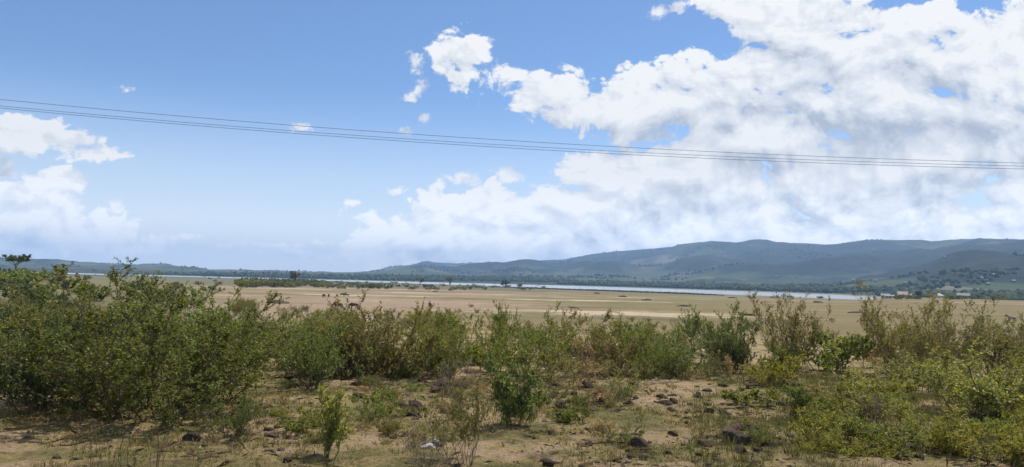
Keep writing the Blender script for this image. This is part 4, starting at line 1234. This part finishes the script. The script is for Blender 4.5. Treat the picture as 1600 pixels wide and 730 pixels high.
# dark raised tank on legs
L0, hh0 = up_to(1435, 620, 455)
o = tag(link('water_tower', None, None, L0, (0, 0, 0.3)), 'dark square tank tower standing alone between the sheds and the white tent', 'tower')
hb = max(hh0 - 2.9, 1.2)
boxes('tank', M_DARKWOOD, o, [(-1.35, 1.35, -1.35, 1.35, hb, hb + 2.6)])
boxes('tank_lid', M_DARKWOOD, o, [(-1.55, 1.55, -1.55, 1.55, hb + 2.603, hb + 2.8)])
for sx in (-1.1, 1.1):
    for sy in (-1.1, 1.1):
        boxes('leg', M_DARKWOOD, o, [(sx - 0.12, sx + 0.12, sy - 0.12, sy + 0.12, -1, hb)])
# white tent
L0, hh0 = up_to(1467, 620, 458)
o = tag(link('tent', None, None, L0, (0, 0, 0.4)), 'white peaked tent standing between the dark tank tower and the long white-roofed house', 'tent')
tv = [(-2.6, -2.6, hh0 * .5), (2.6, -2.6, hh0 * .5), (2.6, 2.6, hh0 * .5), (-2.6, 2.6, hh0 * .5)]
tv = [(x * k, y * k, z) for k, z in ((1.0, hh0 * 0.5), (0.62, hh0 * 0.66), (0.28, hh0 * 0.84), (0.04, hh0)) for x, y, _ in tv]
tf = [(r * 4 + i, r * 4 + (i + 1) % 4, r * 4 + 4 + (i + 1) % 4, r * 4 + 4 + i) for r in range(3) for i in range(4)] + [(12, 13, 14, 15)]
link('tent_roof', mesh_np('tent_roof', np.array(tv), tf, [M_CANVAS]), o)
boxes('tent_wall', M_CANVAS, o, [(-2.5, 2.5, -2.5, -2.44, -1, hh0 * .5), (-2.5, 2.5, 2.44, 2.5, -1, hh0 * .5), (-2.5, -2.44, -2.43, 2.43, -1, hh0 * .5), (2.44, 2.5, -2.43, 2.43, -1, hh0 * .5)])
# scattered houses across the lake
for px, py, k, lab in [(1026, 438.5, 1.0, 'white-roofed house at the foot of the hills above the middle of the lake'), (1060, 435, 1.7, 'long white-roofed building on the green spur right of the smaller white-roofed house'),
                       (1245, 434, 1.0, 'tiny house among trees on the green slope above the lake end'), (1213, 436, 1.3, 'small pale house left of the field houses on the green slope'),
                       (1333, 439, 1.5, 'long pale roof on the green slope above the lake end'), (1366, 441, 1.2, 'pale house at the edge of the slope fields, above the sheds'),
                       (1412, 446, 1.1, 'pale house in the trees above the far sheds'), (1473, 403, 1.3, 'lone white house high on the dark slope at right'),
                       (1280, 400, 0.9, 'tiny white house high on the hillside above the lake end'), (1532, 440, 1.2, 'small house left of the brightest roofs near the right edge'),
                       (1552, 438.5, 2.0, 'brightest long white roof on the slope near the right edge'), (1581, 444, 1.2, 'small white house below the brightest roof near the right edge'),
                       (1541, 446, 1.1, 'grey-roofed house below the brightest roof near the right edge'), (1124, 397, 1.2, 'small white house high on the blue hills above the reed bank')]:
    x, y, z, r = hill_at(px, py)
    pxm = r / F_PX
    w_ = max(6.0, min(24.0, 2.8 * k * pxm))
    house((x, y, z), rng.uniform(-0.3, 0.3), w_, w_ * 0.6, 3.0 + 0.10 * w_, 1.2 + 0.09 * w_, lab, M_ROOF, M_SHADEWALL, None, 'house', True)

# ================================================================ cattle and donkey
def quadruped(name, joints, edges, mat_):
    me = bpy.data.meshes.new(name + '_cage')
    names = list(joints)
    me.from_pydata([joints[n][:3] for n in names], [(names.index(a), names.index(b)) for a, b in edges], [])
    ob = bpy.data.objects.new(name + '_cage', me); COL.objects.link(ob)
    sk = ob.modifiers.new('skin', 'SKIN'); sk.use_smooth_shade = True
    for i, n in enumerate(names):
        q = joints[n]
        me.skin_vertices[0].data[i].radius = (q[3], q[4] if len(q) > 4 else q[3])
    me.skin_vertices[0].data[0].use_root = True
    ss_ = ob.modifiers.new('sub', 'SUBSURF'); ss_.levels = 2; ss_.render_levels = 2
    dg = bpy.context.evaluated_depsgraph_get()
    out = bpy.data.meshes.new_from_object(ob.evaluated_get(dg))
    out.name = name
    bpy.data.objects.remove(ob)
    out.materials.clear(); out.materials.append(mat_)
    out.polygons.foreach_set('use_smooth', np.ones(len(out.polygons), bool))
    return out
# the animal faces +x; withers about 1.3 m
def cow_joints(head='graze', horns=True, slim=1.0):
    J = {'pelvis': (-0.55, 0, 1.12, .24 * slim, .27), 'belly': (-0.05, 0, 1.00, .31 * slim, .33), 'chest': (0.42, 0, 1.03, .26 * slim, .33), 'withers': (0.62, 0, 1.16, .18 * slim, .24)}
    E = [('pelvis', 'belly'), ('belly', 'chest'), ('chest', 'withers')]
    if head == 'graze':
        J.update({'neck': (0.90, 0, 0.95, .12, .17), 'poll': (1.10, 0, 0.66, .10, .13), 'face': (1.18, 0, 0.42, .085, .10), 'muzzle': (1.22, 0, 0.22, .065, .065)})
    else:
        J.update({'neck': (0.90, 0, 1.30, .12, .17), 'poll': (1.10, 0, 1.46, .10, .12), 'face': (1.32, 0, 1.38, .085, .095), 'muzzle': (1.50, 0, 1.30, .065, .065)})
    E += [('withers', 'neck'), ('neck', 'poll'), ('poll', 'face'), ('face', 'muzzle')]
    px_, py_, pz_ = J['poll'][:3]
    for sgn, nm in ((1, 'l'), (-1, 'r')):
        J['ear' + nm] = (px_ - 0.06, sgn * 0.17, pz_ + 0.05, .035, .02); J['ear2' + nm] = (px_ - 0.10, sgn * 0.27, pz_ + 0.04, .02, .012)
        E += [('poll', 'ear' + nm), ('ear' + nm, 'ear2' + nm)]
        J['hip' + nm] = (-0.60, sgn * 0.17, 0.98, .15, .17); J['knee' + nm] = (-0.48, sgn * 0.18, 0.68, .09, .11); J['hock' + nm] = (-0.74, sgn * 0.17, 0.42, .048, .058)
        J['fet' + nm] = (-0.68, sgn * 0.17, 0.12, .038); J['hoof' + nm] = (-0.64, sgn * 0.17, 0.02, .05)
        E += [('pelvis', 'hip' + nm), ('hip' + nm, 'knee' + nm), ('knee' + nm, 'hock' + nm), ('hock' + nm, 'fet' + nm), ('fet' + nm, 'hoof' + nm)]
        J['sh' + nm] = (0.46, sgn * 0.19, 0.86, .11, .13); J['elb' + nm] = (0.40, sgn * 0.18, 0.62, .075); J['wri' + nm] = (0.45, sgn * 0.17, 0.36, .05); J['ffet' + nm] = (0.45, sgn * 0.17, 0.11, .038); J['fhoof' + nm] = (0.48, sgn * 0.17, 0.02, .05)
        E += [('chest', 'sh' + nm), ('sh' + nm, 'elb' + nm), ('elb' + nm, 'wri' + nm), ('wri' + nm, 'ffet' + nm), ('ffet' + nm, 'fhoof' + nm)]
    J['tail0'] = (-0.80, 0, 1.16, .05); J['tail1'] = (-0.90, 0, 0.80, .025); J['tail2'] = (-0.92, 0, 0.46, .035)
    E += [('pelvis', 'tail0'), ('tail0', 'tail1'), ('tail1', 'tail2')]
    return J, E
M_COWD = flat_mat('dark_brown_hide', (0.080, 0.054, 0.040), 0.75, 0.25, 0.35, 2.5)
M_COWB = flat_mat('brown_hide', (0.12, 0.066, 0.04), 0.75, 0.25, 0.3, 2.5)
M_DONK, t = material('grey_donkey_hide')
oc = t.new('ShaderNodeTexCoord').outputs['Object']
sp_ = t.new('ShaderNodeSeparateXYZ', {0: oc})
c_ = t.mix(t.lin(t.noise(oc, 3.0, 4, 0.6), 0.3, 0.7), (0.25, 0.21, 0.19), (0.36, 0.31, 0.28))
c_ = t.mix(t.ss(sp_.outputs['X'], 0.72, 0.85), c_, (0.11, 0.085, 0.07))
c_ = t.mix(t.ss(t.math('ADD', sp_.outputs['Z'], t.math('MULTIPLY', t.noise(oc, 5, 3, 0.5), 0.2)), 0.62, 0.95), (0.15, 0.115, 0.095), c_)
finish(t, bsdf(t, c_, 0.8, 0.2))
Jg, Eg = cow_joints('graze'); Jl, El = cow_joints('look')
COWS = {('graze', 'd'): quadruped('body', Jg, Eg, M_COWD), ('look', 'd'): quadruped('body', Jl, El, M_COWD), ('graze', 'b'): quadruped('body', Jg, Eg, M_COWB), ('look', 'b'): quadruped('body', Jl, El, M_COWB)}
M_HORN = flat_mat('horn', (0.30, 0.26, 0.20), 0.6, 0.3, 0.2, 6)
def horn_mesh(s_, head):
    px_, pz_ = (1.06, 0.74) if head == 'graze' else (1.06, 1.56)
    ks = np.linspace(0, 1, 6)
    l_ = np.stack([px_ + 0.05 * ks + (0.10 if head == 'graze' else 0) * ks, s_ * (0.07 + 0.16 * np.sin(ks * 2.0)), pz_ + 0.22 * ks ** 1.4], -1)[None]
    v, f = tubes(l_, (0.030 * (1 - 0.8 * ks))[None], 6)
    return mesh_np('horn', v, f, [M_HORN], True)
HORN = {(s_, h): horn_mesh(s_, h) for s_ in (1, -1) for h in ('graze', 'look')}
def animal(px, py, head, tone, rz, sc_, label):
    x, y, r = on_ground(px, py)
    o = tag(link('cow', None, None, (x, y, gz(x, y) - 0.01), (0, 0, rz), (sc_ * 0.86,) * 3), label, 'cow', 'cattle grazing on the plain')
    link('body', COWS[(head, tone)], o)
    for s_ in (1, -1): link('horn', HORN[(s_, head)], o)
PI = math.pi
animal(506, 465.5, 'graze', 'd', PI * 0.72, 0.95, 'dark cow grazing end-on, leftmost of the small herd on the plain')
animal(513.5, 465.3, 'graze', 'd', -PI * 0.45, 0.95, 'dark cow grazing end-on, second from left of the small herd')
animal(526.5, 464.6, 'graze', 'b', PI * 0.45, 0.8, 'reddish brown calf-sized cow between the two pairs of the small herd')
animal(535, 464.3, 'look', 'd', 0.12, 1.05, 'dark brown cow standing side-on with raised head, largest of the far pair')
animal(542, 464.6, 'graze', 'd', PI + 0.1, 0.90, 'dark brown cow grazing beside the larger cow with raised head')
animal(527.5, 484, 'graze', 'd', PI - 0.25, 1.02, 'dark cow grazing nearer than the herd, facing left, legs hidden by bushes')
animal(553, 484.5, 'graze', 'd', PI + 0.5, 1.0, 'dark cow half hidden behind sprigs of the middle thicket')
animal(671.5, 481, 'look', 'b', PI * 0.55, 0.95, 'brown cow seen end-on beyond the right shoulder of the middle thicket')
# donkey at the right
Jd = {k: v for k, v in cow_joints('look', slim=0.82)[0].items()}; Ed = cow_joints('look')[1]
for nm, s_ in (('l', 1), ('r', -1)):
    Jd['ear' + nm] = (1.06, s_ * 0.07, 1.58, .035, .025); Jd['ear2' + nm] = (1.02, s_ * 0.10, 1.76, .02, .014)
Jd['poll'] = (1.02, 0, 1.40, .09, .11); Jd['face'] = (1.22, 0, 1.26, .08, .095); Jd['muzzle'] = (1.38, 0, 1.12, .06, .06); Jd['neck'] = (0.85, 0, 1.26, .09, .15)
dm = quadruped('body', Jd, Ed, M_DONK)
x, y, r = on_ground(1581, 504)
o = tag(link('donkey', None, None, (x, y, gz(x, y) - 0.01), (0, 0, PI - 0.15), (0.92,) * 3), 'pale grey donkey standing side-on at the right of the plain, head to the left', 'donkey')
link('body', dm, o)
mk = []
ks = np.linspace(0, 1, 9)
ml_ = np.stack([0.62 + 0.42 * ks, 0 * ks, 1.39 + 0.13 * ks], -1)[None]
v, f = tubes(ml_, np.full((1, 9), 0.035), 6)
link('mane', mesh_np('mane', v, f, [M_COWD], True), o)

# ================================================================ overhead wires
M_WIRE = flat_mat('dull_aluminium_cable', (0.07, 0.07, 0.08), 0.6, 0.4, 0.1, 1)
def wire(pts, depth, label):
    P3 = []
    for px, py in pts:
        d = pdir(px, py); k = depth / d.y
        P3.append((d.x * k, CAMZ + d.z * k))
    a, b, c = np.polyfit([p[0] for p in P3], [p[1] for p in P3], 2)
    xs = np.linspace(-38, 62, 120)
    l_ = np.stack([xs, np.full_like(xs, depth), a * xs * xs + b * xs + c], -1)[None]
    v, f = tubes(l_, np.full((1, 120), 0.0068), 6)
    tag(link('power_line', mesh_np('power_line', v, f, [M_WIRE], True)), label, 'wire', 'wires strung across the sky')
wire([(0, 156), (400, 190), (800, 221), (1600, 254.8)], 24.0, 'topmost of the three dark wires across the sky')
wire([(0, 165.5), (800, 227.5), (1600, 259.7)], 24.7, 'middle one of the three dark wires across the sky')
wire([(0, 168.8), (800, 231.5), (1600, 264.2)], 24.0, 'lowest of the three dark wires across the sky')

# ================================================================ labels of the fill-in growth: by look and by the nearest landmark
LAND = [(232, 560, 'the tallest left bush'), (75, 600, 'the dark left-edge bush'), (366, 670, 'the small rounded bush'),
        (400, 590, 'the sandy path'), (508, 690, 'the upright leaf-wrapped bush'), (586, 645, 'the low fresh green bush'), (600, 545, 'the widest mid-thicket bush'),
        (715, 560, 'the right mid-thicket bush'), (690, 606, 'the dead brush'), (803, 640, 'the drooping dark green bush'), (735, 690, 'the sparse bush by the rag'),
        (892, 560, 'the middle of the centre row'), (1010, 575, 'the dark fork-stemmed bush'), (1128, 560, 'the tall centre-row clump'), (1002, 700, 'the square dark rock'),
        (1150, 690, 'the big rubble block'), (1238, 560, 'the tall airy dark bush'), (1252, 650, 'the small leafy sapling'), (1408, 560, 'the topmost-sprigged tan bush'),
        (1478, 570, 'the rounded tall tan bush'), (1532, 620, 'the large yellow-green bush'), (1372, 650, 'the dead fan-shaped plant'), (1520, 665, 'the dark ledge rock'), (1560, 570, 'the bush below the donkey')]
LOOK = {'rust': 'rust-brown', 'leafy': 'green leafy', 'olive': 'olive', 'wispy': 'feathery', 'dense': 'dark leafy', 'sparse': 'thin-stemmed', 'dry': 'half-dry brown', 'low': 'yellow-green', 'fresh': 'bright green', 'dead': 'bare grey'}
ORD = ['leftmost', 'second', 'third', 'fourth', 'fifth', 'sixth', 'seventh', 'eighth', 'ninth', 'tenth', 'eleventh', 'twelfth', 'thirteenth', 'fourteenth', 'fifteenth', 'sixteenth'] + ['seventeenth', 'eighteenth', 'nineteenth', 'twentieth', 'twenty-first', 'twenty-second', 'twenty-third', 'twenty-fourth', 'twenty-fifth', 'twenty-sixth', 'twenty-seventh', 'twenty-eighth', 'twenty-ninth', 'thirtieth']
def relate(px, py):
    lx, ly, nm = min(LAND, key=lambda q: (q[0] - px) ** 2 + (2.2 * (q[1] - py)) ** 2)
    if abs(lx - px) < 1.4 * abs(ly - py): return ('behind ' if py < ly else 'in front of ') + nm
    return ('left of ' if px < lx else 'right of ') + nm
def settle(items):
    by = {}
    for o, px, lab in items: by.setdefault(lab, []).append((px, o))
    for lab, v in by.items():
        v.sort(key=lambda q: q[0])
        for i, (_, o) in enumerate(v):
            o['label'] = lab if len(v) == 1 else ('%s%s %s' % (ORD[i] if i < len(ORD) else 'rightmost', '' if i == 0 else ' from left,', lab) if i < len(v) - 1 else 'rightmost ' + lab)
settle([(o, px, '%s %s %s' % (LOOK[k], {'shrub': 'shrub', 'weed': 'weed', 'small_plant': 'small plant'}[o.name.split('.')[0]], relate(px, py))) for o, px, py, k, h in FILL])
settle([(o, px, ('dark small stone ' if px < 1290 else 'reddish small stone ') + relate(px, py)) for o, px, py in STONES])

FLAND = [(23, 420, 'the flat-topped acacia'), (160, 440, 'the tallest left bush'), (300, 445, 'the thicket end'), (420, 445, 'the large dark mound'), (462, 444, 'the lone ragged tree'), (540, 447, 'the far cow pair'), (600, 448, 'the middle thicket crest'),
         (656, 449, 'the rounded shore tree'), (703, 450, 'the open-crowned shore tree'), (745, 451, 'the gap in the shore trees'), (790, 452, 'the dark shore tree'), (860, 453, 'the reed bank'), (1260, 465, 'the end of the lake'),
         (1385, 465, 'the leftmost shed'), (1435, 465, 'the tank tower'), (1467, 465, 'the white tent'), (1505, 464, 'the long white-roofed house'), (1580, 465, 'the right edge growth')]
def relate_far(px, py):
    lx, ly, nm = min(FLAND, key=lambda q: abs(q[0] - px))
    return ('left of ' if px < lx else 'right of ') + nm
settle([(o, px, ('low far bush ' if o['label'][0] == 'l' else 'dark far bush ' if o['label'][0] == 'd' else 'hazy far bush ' if o['label'][0] == 'h' else 'far bush ') + relate_far(px, py)) for o, px, py in FARB])

# ---------------------------------------------------------------- haze over the whole valley
hzm, t = material('haze_air')
pv = t.new('ShaderNodeVolumePrincipled', {'Color': (0.40, 0.63, 1.0, 1), 'Density': 0.00013, 'Anisotropy': 0.25})
finish(t, None, pv.outputs[0])
top = float(Zh.max()) + 25
bx0, bx1, by0, by1, bz0, bz1 = -11500, 11500, -2800, 10800, -160.0, top
hv = [(x, y, z) for x in (bx0, bx1) for y in (by0, by1) for z in (bz0, bz1)]
hq = [(0, 1, 3, 2), (4, 6, 7, 5), (0, 4, 5, 1), (2, 3, 7, 6), (0, 2, 6, 4), (1, 5, 7, 3)]
tag(link('haze', mesh_np('haze', np.array(hv), hq, [hzm])), kind='stuff')
